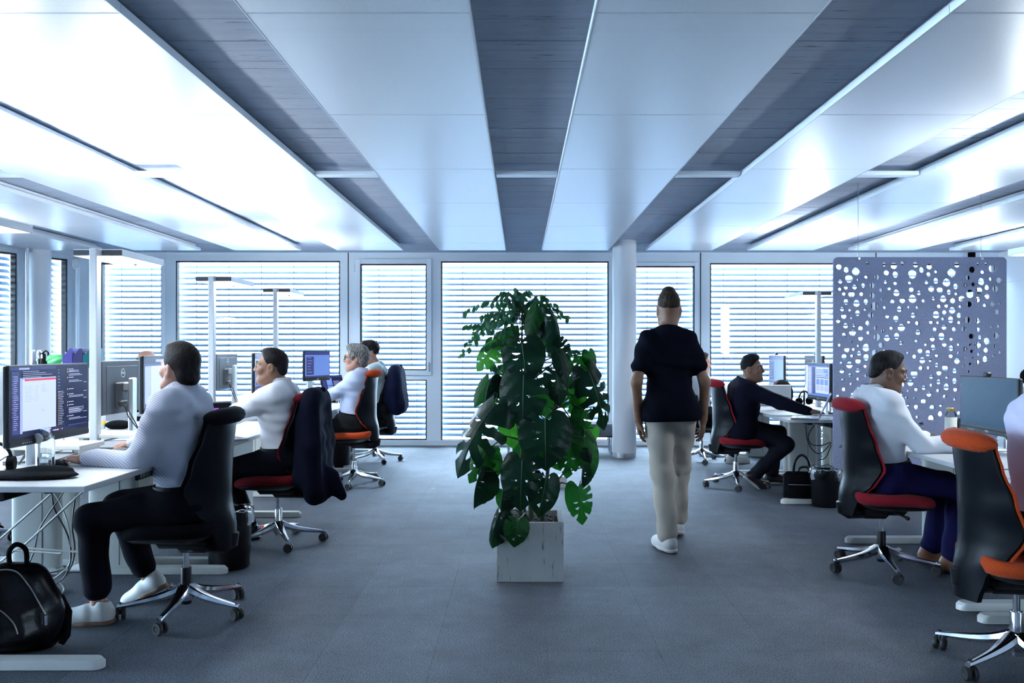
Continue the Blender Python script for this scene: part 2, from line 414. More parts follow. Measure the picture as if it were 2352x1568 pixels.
def blind(c, rz, W, q, z0, z1, label, ncord):
    e = thing('venetian_blind', label, 'blind', (c.x, c.y, 0), rz, 'venetian blinds outside the windows')
    me = slat_mesh(W+.10); n = int((z1-z0+.1)/SL_P)
    for k in range(n):
        o = part('slat', me, None, e, loc=(0, .20*q, z1+.02-k*SL_P), rot=(0, 0, 0 if q > 0 else PI))
    cm = MB()
    for i in range(ncord):
        x = (-.5+(i+.5)/ncord)*W
        cm.box((x, .157*q, (z0+z1)/2), (.006, .003, z1-z0+.1))
    part('ladder_cord', cm, cord_m, e, 0)
BO, BD, BN = Vector((BX0, YB)), Vector((1, 0)), Vector((0, -1))
specs = [(BW[0], .06, 1, 2, 'narrow blind behind the lamp pole at the left end of the window wall'),
         (BW[1], None, None, 5, 'wide blind behind the two small floor lamps'),
         (BW[3], .07, 1, 2, 'blind in the narrow opening window above the transom'),
         (BW[2], None, None, 3, 'short low blind under the transom behind the jacket chair'),
         (BW[4], None, None, 4, 'wide blind behind the tall potted plant'),
         (BW[5], .05, None, 2, 'tall narrow blind behind the walking man'),
         (BW[6], None, None, 5, 'wide blind behind the right hand lamp and felt divider'),
         (BW[7], None, None, 3, 'blind near the right end, seen only through the divider holes'),
         (BW[8], None, None, 1, 'narrowest blind right of the black post, seen through the divider holes')]
for (s0, s1, z0, z1), sash, hd, nc, lab in specs:
    c, rz, W, q = window(BO, BD, BN, s0, s1, z0, z1, sash=sash, handle=hd)
    blind(c, rz, W, q, z0, z1, lab, nc)
for i, (s0, s1, z0, z1) in enumerate(LWIN):
    c, rz, W, q = window(LW0, LWD, LWN, s0, s1, z0, z1, sash=.06 if i < 2 else None)
    if i < 2:
        blind(c, rz, W, q, z0, z1, ['blind in the narrow slanted window beside the corner column', 'blind at the left picture edge in the slanted wall'][i], 2)
    elif i < 3: blind(c, rz, W, q, z0, z1, 'next blind along the slanted wall, beyond the picture edge', 3)
# dark louvre strip at the reveal of the slanted windows
# ------------------------------------------------------------------ ceiling sails
xs = [-6.18, -4.92, -3.64, -2.335, -1.03, .275, 1.60, 2.89, 4.18, 5.47]
sail_lab = {-6.18: 'outermost white ceiling sail along the slanted window wall', -4.92: 'white ceiling sail second in from the slanted wall', -3.64: 'bright white ceiling sail above the left lamps, crossing the left picture edge',
            -2.335: 'perforated white ceiling sail above the left desk edge', -1.03: 'perforated white ceiling sail just left of the middle concrete strip', .275: 'perforated white ceiling sail just right of the middle concrete strip',
            1.60: 'perforated white ceiling sail above the right desk edge, right of the column', 2.89: 'white ceiling sail above the felt divider wires', 4.18: 'white ceiling sail second from the right wall', 5.47: 'narrow white ceiling sail beside the right wall'}
PW = .846; PL = 1.341; Y0S = 3.085-4*PL; YEND = 10.55
for x in xs:
    wd = PW if x < 5 else .7
    e = thing('ceiling_sail', sail_lab[x], 'ceiling sail', (x+wd/2, 0, ZS), 0, 'ceiling sails of perforated panels')
    y = Y0S
    while y < YEND-.2:
        y1 = min(y+PL, YEND); Ln = y1-y-.004
        mb = MB(); mb.box((0, 0, .006), (wd-.012, Ln-.008, .012), .002)
        part('panel', mb, sail_m, e, 35, loc=(0, (y+y1)/2, 0))
        rm = MB()
        for sx in (-1, 1): rm.box((sx*(wd/2-.003), 0, .016), (.006, Ln, .034))
        rm.box((0, Ln/2-.002, .014), (wd-.012, .004, .028)); rm.box((0, -Ln/2+.002, .014), (wd-.012, .004, .028))
        part('panel_rim', rm, sail_rim, e, 0, loc=(0, (y+y1)/2, 0))
        y = y1
    cr = MB()
    for sx in (-1, 1): cr.box((sx*(wd/2-.06), (Y0S+YEND)/2, .055), (.03, YEND-Y0S-.1, .04))
    part('carrier_rail', cr, sail_rim, e, 0)
# cross rails in the concrete strips
cl = ['far left', 'left lamp side', 'left of the middle', 'middle', 'right of the middle', 'right of the column side', 'divider side', 'right wall side', 'rightmost']
for i in range(len(xs)-1):
    a = xs[i]+PW+.01; b = xs[i+1]-.01
    mb = MB(); mb.box(((a+b)/2, 6.02, ZS+.018), (b-a, .10, .030), .003)
    tag(part('cross_rail', mb, white_frame), 'white flat rail bridging the %s concrete strip of the ceiling' % cl[i], 'ceiling rail', 'cross rails in the ceiling strips')
# columns
def column(c, r, label):
    mb = MB(); mb.lathe([(r, 0.06), (r, ZC+.0)], n=40, c=(c[0], c[1], 0)); o = struct('column', mb, white_paint); o['label'] = label
    b2 = MB(); b2.lathe([(r*.97, 0), (r*.97, .06), (r+.001, .062)], n=40, c=(c[0], c[1], 0)); part('base_ring', b2, alu, o)
    return o
column(((1434-CX)/F*10.3, 10.3), .148, 'round white column right of the potted plant')
column((-6.12, 10.55), .125, 'round white column in the left corner by the slanted windows')
# alarm box with pipe on the slanted corner wall, riser pipe
p = at(172, 603, 11.2)
mb = MB(); mb.box((0, 0, 0), (.085, .05, .13), .012); mb.box((0, -.005, -.075), (.06, .045, .03), .008)
ab = tag(part('alarm_sounder', mb, M('offwhite_plastic', (.75, .78, .8), .4), loc=(p.x+.02, p.y, p.z)), 'small white wall sounder box above the purple file boxes', 'alarm')
mb = MB(); mb.cyl((0, .01, -.08), (0, .01, -1.75), .013, n=10); mb.cyl((.03, .01, -.08), (.03, .01, -1.75), .010, n=10); part('conduit', mb, white_frame, ab)
mb = MB(); q0 = at(63, 560, 10.3); mb.cyl((q0.x, q0.y, 0), (q0.x, q0.y, ZC-.01), .02, n=12)
tag(part('riser_pipe', mb, alu), 'thin vertical pipe left of the corner column', 'pipe')
# ------------------------------------------------------------------ outside: facade across the street
fac = thing('office_facade', 'pale office building across the street with rows of teal windows, seen between blind slats', 'building', (0, 34, 0))
mb = MB(); mb.box((0, 2, 1.0), (60, 4, 24)); part('wall', mb, M('pale_facade', (.95, .96, .97), .8), fac, 0)
wm = mesh_of('window', MB().box((0, -.06, 0), (2.0, .2, .30)), M('teal_glass', (.42, .58, .64), .3), 0)
pk = mesh_of('awning', MB().box((0, -.1, 0), (1.3, .3, .22)), M('pink_awning', (.85, .42, .50), .6), 0)
for r in range(-3, 4):
    for i in range(-9, 10):
        if random.random() < .70: part('window', wm, None, fac, loc=(i*3.1+random.uniform(-.5, .5), 0, 1.6+r*2.3+random.choice([0, .5])))
        if r < 1 and random.random() < .3: part('awning', pk, None, fac, loc=(i*3.1+1.2, 0, .7+r*2.3))
gm = MB(); gm.box((0, 40, -8.2), (120, 90, .4)); struct('ground', gm, M('street_paving', (.45, .46, .48), .8), smooth=0)
# ------------------------------------------------------------------ floor lamps
lamp_glow = M('lamp_diffuser_glow', (.9, .9, .9), .5, emit=((.86, .94, 1.0), LAMP_DOWN))
lamp_up = M('lamp_uplight_glow', (.9, .9, .9), .5, emit=((.86, .94, 1.0), LAMP_UP))
def make_lamp(label, x, y, z=1.965):
    """head .305 wide runs from the pole towards +y"""
    e = thing('floor_lamp', label, 'floor lamp', (x, y, 0), 0, 'floor lamps between the desk rows')
    mb = MB(); mb.box((0, 0, (z+.0)/2+.01), (.045, .06, z-.02), .004); part('pole', mb, M('lamp_pole_grey', (.50, .53, .56), .45), e)
    mb = MB(); mb.box((0, .10, .008), (.26, .42, .016), .004); part('base_plate', mb, white_frame, e)
    L = .60; yc = .03+L/2; t = .042
    mb = MB()
    for sx in (-1, 1): mb.box((sx*.146, yc, z-t/2), (.013, L, t), .003)
    mb.box((0, .03+L-.006, z-t/2), (.29, .012, t), .003); mb.box((0, .034, z-t/2), (.29, .008, t), .002)
    for zz in (z-.012, z-.030):
        for sx in (-1, 1): mb.box((sx*.1515, yc, zz), (.003, L-.02, .003))
    hd = part('lamp_head', mb, M('lamp_head_aluminium', (.72, .75, .78), .4), e)
    mb = MB()
    for sx in (-1, 1): mb.box((sx*.088, .028, z-t/2), (.125, .006, t-.010), .001)
    part('end_cover', mb, M('charcoal_lamp_cap', (.035, .038, .045), .5), hd)
    mb = MB(); mb.box((0, yc, z-t+.006), (.275, L-.05, .006)); part('diffuser', mb, lamp_glow, hd, 0)
    mb = MB(); mb.box((0, yc, z-.004), (.275, L-.05, .006)); part('uplight', mb, lamp_up, hd, 0)
    mb = MB(); mb.lathe([(.013, 0), (.013, -.008), (.006, -.012)], c=(0, .03+L-.10, z-t+.004), n=12); part('sensor', mb, black_plastic, hd)
    return e
make_lamp('white T-shaped floor lamp, largest of the left row, behind the big screen', -2.62, 5.10)
make_lamp('white T-shaped floor lamp, middle one of the left row', -2.60, 6.98, 1.96)
make_lamp('white T-shaped floor lamp, smallest of the left row', -2.72, 9.20, 2.02)
make_lamp('floor lamp head cut off by the left picture edge', -2.62, 3.56, 1.975)
make_lamp('white T-shaped floor lamp left of the felt divider', 3.14, 8.72, 1.955)
make_lamp('floor lamp head peeking in beside the right picture edge', 3.21, 4.56, 1.97)
make_lamp('floor lamp added to light the right wall, behind the felt divider', 5.05, 8.9)  # extra lamp put in to brighten the right wall
make_lamp('floor lamp added to light the left wall, left of the picture edge', -5.5, 7.4)  # out-of-view lamp put in to brighten the left wall
# ------------------------------------------------------------------ task chairs (local +y is the way the sitter faces)
FAB = {'orange': M('orange_wool', (.38, .046, .010), .9, spec=.12, sheen=.05, noise=(180, .18), bump=(400, .15)), 'red': M('red_wool', (.25, .012, .020), .9, spec=.12, sheen=.05, noise=(180, .18), bump=(400, .15)),
       'black': M('black_wool', (.004, .0045, .0065), .9, spec=.05, bump=(400, .15)), 'dark red': M('dark_red_wool', (.085, .005, .009), .9, spec=.08, bump=(400, .15))}
def interp(tab, z):
    for (a, fa), (b, fb) in zip(tab, tab[1:]):
        if z <= b:
            t = (z-a)/(b-a); t = max(0, t); t = t*t*(3-2*t); return fa+(fb-fa)*t
    return tab[-1][1]
SPINE = [(.34, -.250), (.45, -.250), (.60, -.224), (.80, -.226), (1.0, -.240)]
HALF = [(.34, .105), (.46, .128), (.55, .190), (.63, .222), (.75, .214), (.9, .192), (1.0, .180)]
WING = [(.34, .045), (.46, .070), (.56, .115), (.64, .145), (.78, .105), (.9, .070), (1.0, .055)]
CHM = {}
def chair_meshes():
    if CHM: return
    def shell(off, k=1.0):
        def f(u, v):
            z = .345+v*(1.0-.345); a = (u*2-1); hw = interp(HALF, z)*k
            return (a*hw, interp(SPINE, z)+interp(WING, z)*a*a*(1.0 if abs(a) < 1 else 1)+off*(1-.35*a*a), z)
        return f
    mb = MB(); mb.solid(shell(0), shell(.030, .97), 12, 18); CHM['shell'] = mesh_of('back_shell', mb, black_shell, 50)
    def up(off, k):
        def f(u, v):
            z = .475+v*(1.012-.475); a = (u*2-1); hw = interp(HALF, z)*k
            e = 1-abs(a)**4
            return (a*hw, interp(SPINE, z)+interp(WING, z)*a*a+.018+off*(e if off > .01 else 1), z)
        return f
    mb = MB(); mb.solid(up(.008, 1.03), up(.055, 1.02), 14, 18); CHM['pad'] = mb
    # rolled top edge leaning over the shell
    mb2 = MB(); rg = []
    n = 12
    for i in range(13):
        a = -1+i/6; x = a*.192; r = .043*math.sqrt(max(.05, 1-abs(a)**5)); yc = -.240+.055*a*a+.012; zc = 1.012-.010*a*a
        rg.append([(x, yc+r*1.35*math.cos(2*PI*k/n), zc+r*math.sin(2*PI*k/n)) for k in range(n)])
    mb2.rings(rg); CHM['roll'] = mb2
    # seat cushion
    def sl(z, s, droop=1):
        pts = []
        for k in range(36):
            t = 2*PI*k/36; c_, s_ = math.cos(t), math.sin(t); e = 2/3.6
            x = .245*s*abs(c_)**e*(1 if c_ > 0 else -1); y = .235*s*abs(s_)**e*(1 if s_ > 0 else -1)+.035
            f = max(0, (y-.08)/.19); g = max(0, (-y-.08)/.12)
            pts.append((x, y, z-.035*f*f+.020*g*g*(1 if z > .44 else 0)))
        return pts
    sb = MB(); sb.rings([sl(.425, .86), sl(.432, .95), sl(.450, 1.0), sl(.472, .995), sl(.486, .95), sl(.490, .8), sl(.487, .4)]); CHM['seat'] = sb
    pb = MB(); pb.rings([sl(.385, .55), sl(.405, .80), sl(.425, .90), sl(.430, .90)]); CHM['pan'] = mesh_of('seat_pan', pb, black_plastic, 40)
    mb = MB(); mb.box((0, .0, .375), (.17, .26, .055), .02); mb.box((0, -.05, .345), (.12, .16, .05), .02)
    mb.tube([(0, -.06, .36), (0, -.20, .352), (0, -.225, .365), (0, -.24, .42)], [.045, .042, .04, .03], 10)
    mb.tube([(.08, .03, .38), (.27, .05, .372)], .007, 8); mb.sphere((.275, .05, .372), (.02, .012, .012), 10, 6)
    CHM['mech'] = mesh_of('tilt_mechanism', mb, black_plastic, 40)
    mb = MB(); mb.lathe([(.014, .20), (.014, .345)], n=16); CHM['piston'] = mesh_of('gas_piston', mb, chrome, 40)
    mb = MB(); mb.lathe([(.026, .055), (.026, .235), (.024, .24)], n=18); CHM['sleeve'] = mb
    # one arm of the five-star base
    R = .315; mb = MB(); rg = []
    for i in range(9):
        t = i/8; r = .028+t*(R-.022); wd = .026-.013*t+.012*(1-t)**3; top = .128-.050*t+.030*(1-t)**4; th = .050*(1-t)+.020*t
        bot = top-th
        rg.append([(-wd*.55, r, bot), (wd*.55, r, bot), (wd, r, bot+th*.45), (wd*.75, r, top-th*.12), (0, r, top), (-wd*.75, r, top-th*.12), (-wd, r, bot+th*.45)])
    mb.rings(rg); mb.cyl((0, R-.01, .085), (0, R-.01, .055), .009, n=10); CHM['arm'] = mesh_of('star_leg', mb, chrome, 42)
    mb = MB(); mb.lathe([(.030, .072), (.036, .078), (.038, .10), (.034, .135), (.029, .150)], n=20); CHM['hub'] = mesh_of('hub', mb, chrome, 40)
    mb = MB()
    for sx in (-1, 1): mb.rings([[(sx*x, r*math.cos(2*PI*k/18), .030+r*math.sin(2*PI*k/18)) for k in range(18)] for x, r in ((.007, .024), (.007, .0285), (.011, .030), (.019, .030), (.024, .027), (.024, .016), (.022, .014))][::sx])
    mb.cyl((0, 0, .03), (0, 0, .062), .008, n=8); mb.box((0, -.004, .048), (.014, .04, .022), .005)
    CHM['caster'] = mesh_of('caster', mb, black_rubber, 40)
def make_chair(label, loc, face, fabric, star, sleeve='black', group='swivel task chairs with five-star bases', sdz=0.0, bdz=0.0, name='task_chair'):
    """face: compass direction of the sitter in degrees (0 = +x, 90 = +y)"""
    chair_meshes()
    rz = math.radians(face-90); e = thing(name, label, 'chair', (loc[0], loc[1], 0), rz, group); fm = FAB[fabric]
    b = part('base', CHM['hub'], None, e)
    for k in range(5):
        a = math.radians(star+72*k)-rz-PI/2
        part('star_leg', CHM['arm'], None, b, rot=(0, 0, a))
        c_, s_ = math.cos(a+PI/2), math.sin(a+PI/2)
        part('caster', CHM['caster'], None, b, loc=(c_*.305, s_*.305, 0), rot=(0, 0, a+1.1+k*1.7))
    key = 'sleeve_'+sleeve
    if key not in CHM: CHM[key] = mesh_of('column_sleeve', CHM['sleeve'], chrome if sleeve == 'chrome' else black_plastic, 40)
    part('column_sleeve', CHM[key], None, e); part('gas_piston', CHM['piston'], None, e, loc=(0, 0, sdz))
    part('tilt_mechanism', CHM['mech'], None, e, loc=(0, 0, sdz)); part('seat_pan', CHM['pan'], None, e, loc=(0, 0, sdz))
    for nm in ('seat', 'pad', 'roll'):
        if nm+fabric not in CHM: CHM[nm+fabric] = mesh_of({'seat': 'seat', 'pad': 'backrest_pad', 'roll': 'rolled_top'}[nm], CHM[nm], fm, 60)
    part('seat', CHM['seat'+fabric], None, e, loc=(0, 0, sdz))
    sh = part('back_shell', CHM['shell'], None, e, loc=(0, 0, bdz))
    pd = part('backrest_pad', CHM['pad'+fabric], None, e, loc=(0, 0, bdz)); part('rolled_top', CHM['roll'+fabric], None, pd)
    return e
make_chair('black task chair of the man in striped shirt, nearest on the left', (-1.70, 4.21), 180, 'black', -90)
make_chair('dark red task chair with a navy jacket hung over it, second on the left', (-1.68, 5.75), 180, 'dark red', -62, 'chrome')
make_chair('orange task chair with black shell, of the grey-haired woman', (-1.65, 8.2), 180, 'orange', -88, 'chrome', sdz=.045, bdz=.095)
make_chair('farthest task chair on the left, by the windows, with jacket over its back', (-1.74, 9.9), 180, 'black', -60, 'chrome')
make_chair('red task chair of the man in navy blazer', (2.11, 8.10), 0, 'red', -100, 'chrome')
make_chair('task chair farthest on the right, behind the blazer man', (2.17, 9.9), 0, 'black', -95, 'chrome')
make_chair('red-edged task chair with black shell, before the felt divider', (2.20, 5.04), -4, 'red', -97)
make_chair('orange task chair at the lower right corner, nearest of all', (2.10, 3.50), -6, 'orange', 207, 'chrome', bdz=-.045)
make_chair('red task chair across the left desks, cut by the picture edge', (-3.86, 5.75), 0, 'red', 10)
# ------------------------------------------------------------------ desks (local: aisle edge at x = 0, top reaches to +x, runs along +y)
def make_desk(label, x, y, side, z, L=1.62, D=.84, col_at=.64, panel=True, near_foot=True, group='height-adjustable white desks'):
    e = thing('desk', label, 'desk', (x, y, 0), 0, group); s = side
    mb = MB(); mb.cur = 0; mb.box((s*D/2, L/2, z-.013), (D, L, .026), .0025)
    part('desktop', mb, desk_white, e)
    mb = MB(); mb.box((s*D/2, L/2, z-.05), (.10, L-.1, .045), .006); mb.box((s*(.24), L/2, z-.042), (.04, L-.3, .03), .004); mb.box((s*(D-.1), L/2, z-.042), (.04, L-.3, .03), .004)
    part('under_frame', mb, black_plastic, e)
    for yy in (.075, L-.075):
        mb = MB(); poly = []
        hw, hd = .145, .036
        for k in range(28):
            t = 2*PI*k/28; c_, s_ = math.cos(t), math.sin(t); poly.append((s*col_at+hw*abs(c_)**.45*(1 if c_ > 0 else -1), yy+hd*abs(s_)**.6*(1 if s_ > 0 else -1)))
        mb.prism(poly, .045, z-.04)
        lg = part('leg_column', mb, desk_metal, e, 40)
        mb = MB()
        for sy in (-1, 1):
            mb.box((s*col_at+.05, yy+sy*.0365, z/2), (.004, .002, z-.12))
        part('column_groove', mb, M('shadow_groove', (.12, .12, .11), .7), lg, 0)
        # foot: long bar with a rounded tip towards the aisle
        mb = MB(); w2 = .036; pts = []
        x0, x1 = -.045, D-.06
        for k in range(9):
            t = PI/2+PI*k/8; pts.append((x0+.036+.036*math.cos(t), yy+w2*math.sin(t)))
        pts += [(x1, yy-w2), (x1, yy+w2)]
        ring = lambda zz, k_: [(s*((px-.4)*k_+.4), (py-yy)*k_*1.0+yy, zz) for px, py in pts]
        r_ = [ring(.004, 1), ring(.030, 1), ring(.044, .965)]
        if s < 0: r_ = [q[::-1] for q in r_]
        mb.rings(r_); part('foot', mb, desk_metal if yy > .5 else M('white_foot', (.70, .71, .68), .4), e, 40)
    return e
D_A = make_desk('large white desk nearest on the left, under the big screen', -1.80, 3.42, -1, .78)
make_desk('white desk of the white-shirted man, second on the left', -1.80, 5.09, -1, .76)
make_desk('white desk of the grey-haired woman', -1.82, 7.48, -1, .75)
make_desk('white desk with the open laptop, farthest on the left', -1.86, 9.17, -1, .80)
for y, n in ((3.42, 'first'), (5.09, 'second'), (7.48, 'third'), (9.17, 'fourth')):
    make_desk('white desk across the left row, %s from the viewer, back to back' % n, -3.54, y, 1, .76)
make_desk('white desk of the man in navy blazer, behind the divider', 2.31, 7.12, 1, .735)
make_desk('white desk farthest on the right by the windows', 2.33, 8.80, 1, .735)
make_desk('white desk before the felt divider, with white bottle', 2.30, 4.20, 1, .74)
make_desk('white desk nearest on the right, mostly beyond the frame', 2.30, 2.53, 1, .74)
for y, n in ((7.12, 'third'), (8.80, 'fourth')):
    make_desk('white desk across the right row, %s from the viewer' % n, 4.03, y, -1, .735)
# control handset under the nearest left desk
p = onz(266, 1121, .735)
mb = MB(); mb.box((0, 0, 0), (.022, .21, .036), .006)
hs = part('control_panel', mb, black_plastic, D_A, loc=(-.028, .62, .739))
for k in range(6):
    mb = MB(); mb.box((.0115, -.075+k*.030, 0), (.003, .020, .022), .001); part('button', mb, M('grey_button', (.16, .17, .18), .5), hs)
# ------------------------------------------------------------------ screens
SM = {n: M('screen_'+n, tuple(c*.04 for c in col), .2, spec=.07, emit=(col, s*.62)) for n, col, s in (
    ('navy', (.012, .018, .055), .9), ('indigo', (.035, .045, .16), .9), ('white', (.52, .62, .92), .72), ('pale', (.36, .44, .78), .7), ('red', (.55, .02, .04), .9), ('text', (.40, .45, .65), .9),
    ('blue', (.10, .18, .48), .9), ('black', (.004, .005, .009), 1.0), ('purple', (.22, .08, .45), .9), ('teal', (.003, .026, .062), 1.0), ('yellow', (.7, .5, .15), .8), ('green', (.1, .4, .2), .8))}
SNAMES = list(SM); SMATS = [SM[n] for n in SNAMES]
def ui(kind, rnd):
    R = []; a = lambda x0, y0, x1, y1, c: R.append((x0, y0, x1, y1, c))
    def lines(x0, x1, y0, y1, n, c, h=.006, jit=.5):
        for i in range(n):
            y = y0+(y1-y0)*i/max(1, n-1); a(x0, y, x0+(x1-x0)*(1-jit*rnd.random()), y+h, c)
    if kind == 'mail':
        a(0, 0, 1, 1, 'navy'); a(.0, .955, .55, 1, 'indigo'); a(.10, .96, .22, .985, 'pale'); a(.02, .05, .10, .93, 'indigo'); lines(.035, .09, .12, .86, 26, 'text'); lines(.022, .028, .30, .92, 12, 'pale', .01, 0)
        a(.105, .05, .135, .84, 'pale'); a(.135, .84, .545, .90, 'navy'); lines(.14, .5, .85, .93, 4, 'text', .005)
        a(.135, .08, .545, .84, 'white'); a(.135, .815, .545, .84, 'pale'); a(.16, .795, .545, .820, 'red')
        lines(.16, .28, .50, .71, 9, 'pale', .005); lines(.28, .33, .50, .71, 9, 'pale', .005); lines(.36, .44, .62, .73, 6, 'pale', .005); lines(.36, .42, .34, .36, 2, 'pale', .005); lines(.16, .35, .105, .12, 2, 'text', .004)
        lines(.57, .60, .50, .93, 10, 'text'); lines(.575, .585, .10, .60, 20, 'yellow', .01, 0); lines(.59, .65, .10, .60, 20, 'text')
        for y in (.93, .89, .80, .62, .54, .42, .37, .20): a(.69, y, .70, y+.018, 'yellow'); a(.71, y+.006, .78, y+.016, 'text')
        for y in (.915, .86, .76, .52, .33, .30, .27, .17): lines(.71, .94, y-.02, y, 2, 'text', .007, .4)
        for y in (.72, .58, .47, .25, .15): a(.92, y, .97, y+.007, 'text')
        a(.70, .055, .97, .075, 'indigo'); lines(.5, .62, .02, .02, 1, 'text', .012)
        for k in range(8): a(.46+k*.022, .022, .47+k*.022, .04, rnd.choice(['white', 'yellow', 'blue', 'red']))
    elif kind == 'mail2':
        a(0, 0, 1, 1, 'indigo'); a(0, .86, 1, 1, 'navy'); a(.3, .9, .6, .95, 'pale'); a(.02, .06, .98, .82, 'white'); a(.02, .06, .18, .82, 'pale'); lines(.22, .8, .15, .76, 14, 'pale', .006); a(.5, .6, .9, .64, 'pale'); lines(.04, .15, .2, .75, 12, 'text', .005); a(.2, .02, .5, .05, 'green')
    elif kind == 'dash':
        a(0, 0, 1, 1, 'blue'); a(0, .93, 1, 1, 'indigo'); a(.02, .06, .17, .9, 'pale')
        for y in (.25, .45, .68): a(.02, y, .17, y+.02, 'text')
        a(.22, .06, .36, .9, 'indigo'); a(.38, .10, .98, .90, 'white'); a(.40, .62, .96, .86, 'blue'); lines(.42, .9, .66, .84, 5, 'white', .02); a(.40, .57, .96, .60, 'indigo')
        for i in range(3): a(.41+i*.19, .36, .57+i*.19, .54, 'blue'); a(.41+i*.19, .18, .57+i*.19, .34, 'pale')
    elif kind == 'code':
        a(0, 0, 1, 1, 'navy'); a(0, .93, 1, 1, 'indigo'); a(.06, .08, .2, .9, 'indigo'); a(.24, .1, .5, .88, 'blue'); lines(.26, .48, .15, .82, 9, 'pale', .02); a(.54, .1, .96, .7, 'indigo'); lines(.56, .94, .15, .66, 8, 'text', .015); a(.24, .40, .5, .43, 'navy')
    elif kind == 'dark':
        a(0, 0, 1, 1, 'black'); lines(.05, .3, .5, .92, 5, 'indigo', .006); a(.60, .72, .72, .84, 'purple'); lines(.62, .8, .3, .62, 4, 'indigo', .006); a(.35, .93, .5, .945, 'text'); a(.1, .93, .2, .945, 'indigo')
    elif kind == 'sky':  # glowing blue fields stand in for window reflections on the glass
        a(0, 0, 1, 1, 'blue'); a(0, .86, 1, 1, 'indigo'); a(0, .0, 1, .06, 'indigo'); a(.05, .1, .35, .8, 'indigo'); lines(.1, .3, .2, .75, 6, 'text', .008)
    elif kind == 'teal':
        a(0, 0, 1, 1, 'teal')
    return R
def screen_mb(W, H, kind, flip=False):
    rnd = random.Random(hash(kind) % 1000 if False else sum(map(ord, kind))); mb = MB()
    for i, (x0, y0, x1, y1, c) in enumerate(ui(kind, rnd)):
        d = .0004*i if i else 0; d = min(d, .0002+.00003*i)
        X0, X1 = (W/2-x0*W, W/2-x1*W)          # local +x is the viewer's left when the screen faces +y
        mb.add([(X0, d, -H/2+y0*H), (X1, d, -H/2+y0*H), (X1, d, -H/2+y1*H), (X0, d, -H/2+y1*H)], [(0, 1, 2, 3)], SNAMES.index(c))
    return mb
def text_part(body, size, mat, parent, loc, rot, depth=.0006, name='lettering', align='CENTER'):
    cu = bpy.data.curves.new(name, 'FONT'); cu.body = body; cu.size = size; cu.align_x = align; cu.align_y = 'CENTER'; cu.extrude = depth; cu.resolution_u = 3
    tmp = bpy.data.objects.new('tmp', cu); COL.objects.link(tmp); bpy.context.view_layer.update()
    me = bpy.data.meshes.new_from_object(tmp.evaluated_get(bpy.context.evaluated_depsgraph_get())); me.name = name
    bpy.data.objects.remove(tmp); me.materials.clear(); me.materials.append(mat)
    return part(name, me, None, parent, loc=loc, rot=rot)
logo_m = M('logo_silver', (.62, .65, .68), .35, .3)
mon_back = M('monitor_back_plastic', (.030, .034, .042), .5, spec=.25)
mon_bezel = M('monitor_bezel', (.006, .007, .009), .4, spec=.25)
def make_monitor(label, x, y, ztop, zbot, face, desk_z, kind='sky', W=.56, logo=True, tilt=0, cam_on=False, group='office monitors', col_m=None, buttons=False):
    """screen faces compass direction 'face'"""
    rz = math.radians(face-90); e = thing('monitor', label, 'monitor', (x, y, desk_z), rz, group)
    zc = (ztop+zbot)/2-desk_z; H = ztop-zbot
    mb = MB(); mb.box((0, -.018, zc), (W, .022, H), .006); mb.box((0, -.034, zc-.05), (W*.40, .022, H*.46), .008); mb.box((0, -.0265, zc-.01), (W*.80, .010, H*.86), .005)
    bd = part('housing', mb, mon_back, e)
    mb = MB(); mb.box((0, -.004, zc), (W, .010, H), .003); part('bezel', mb, mon_bezel, bd)
    hs_ = H-.050
    part('screen', screen_mb(W-.022, hs_, kind), SMATS, bd, 0, loc=(0, .0013, zc+.016))
    mb = MB(); mb.box((0, -.002, zc-H/2+.015), (W-.004, .012, .026), .003); part('chin', mb, mon_bezel, bd)
    text_part('DELL', .017, logo_m, bd, (0, .0046, zc-H/2+.017), (PI/2, 0, PI))
    if buttons:
        mb = MB()
        for k in range(5): mb.box((W/2-.10-k*.016, .0046, zc-H/2+.014), (.006, .002, .004))
        part('button_row', mb, logo_m, bd, 0)
    if logo:
        mb = MB(); rg = []
        for i in range(25):
            t = 2*PI*i/24; rg.append([((.027+.0024*math.cos(q))*math.cos(t), -.0318+.001*math.sin(q), zc+.092+(.027+.0024*math.cos(q))*math.sin(t)) for q in (0, PI/2, PI, 3*PI/2)])
        mb.rings(rg, cap=False); part('logo_ring', mb, logo_m, bd)
        text_part('DELL', .0215, logo_m, bd, (0, -.0318, zc+.092), (PI/2, 0, 0))
    mb = MB(); mb.box((0, -.095, zc/2+.03), (.075, .030, zc+.06), .008); mb.box((0, -.066, zc+.0), (.06, .05, .06), .008)
    st = part('stand', mb, alu, e)
    mb = MB(); mb.box((0, -.06, .006), (.24, .20, .012), .004); part('stand_base', mb, alu, st)
    mb = MB(); mb.tube([(-.06, -.05, zc-.10), (-.062, -.10, zc-.16), (-.03, -.15, .05), (0, -.16, .012)], .004, 6); mb.tube([(-.04, -.05, zc-.10), (-.05, -.09, zc-.2), (-.02, -.13, .06), (.02, -.15, .012)], .004, 6)
    mb.box((-.04, -.052, zc-.11), (.10, .02, .035), .004)
    part('rear_cable', mb, cable_black, bd)
    if cam_on:
        mb = MB(); mb.box((.02, -.01, zc+H/2+.014), (.05, .03, .026), .006); part('webcam', mb, black_plastic, bd)
    return e
make_monitor('large screen with open mail and chat windows, nearest on the left', -2.265, 4.0, 1.275, .905, 0, .78, 'mail', W=.68, buttons=True)
make_monitor('dark monitor back cut off at the left picture edge', -2.80, 4.08, 1.313, .985, 180, .76)
make_monitor('monitor seen from behind with round logo, right of the big lamp pole', -2.72, 5.60, 1.270, .915, 180, .76)
make_monitor('bright mail screen partly behind the striped-shirt man', -2.35, 5.44, 1.304, .940, 0, .76, 'mail2', W=.57)
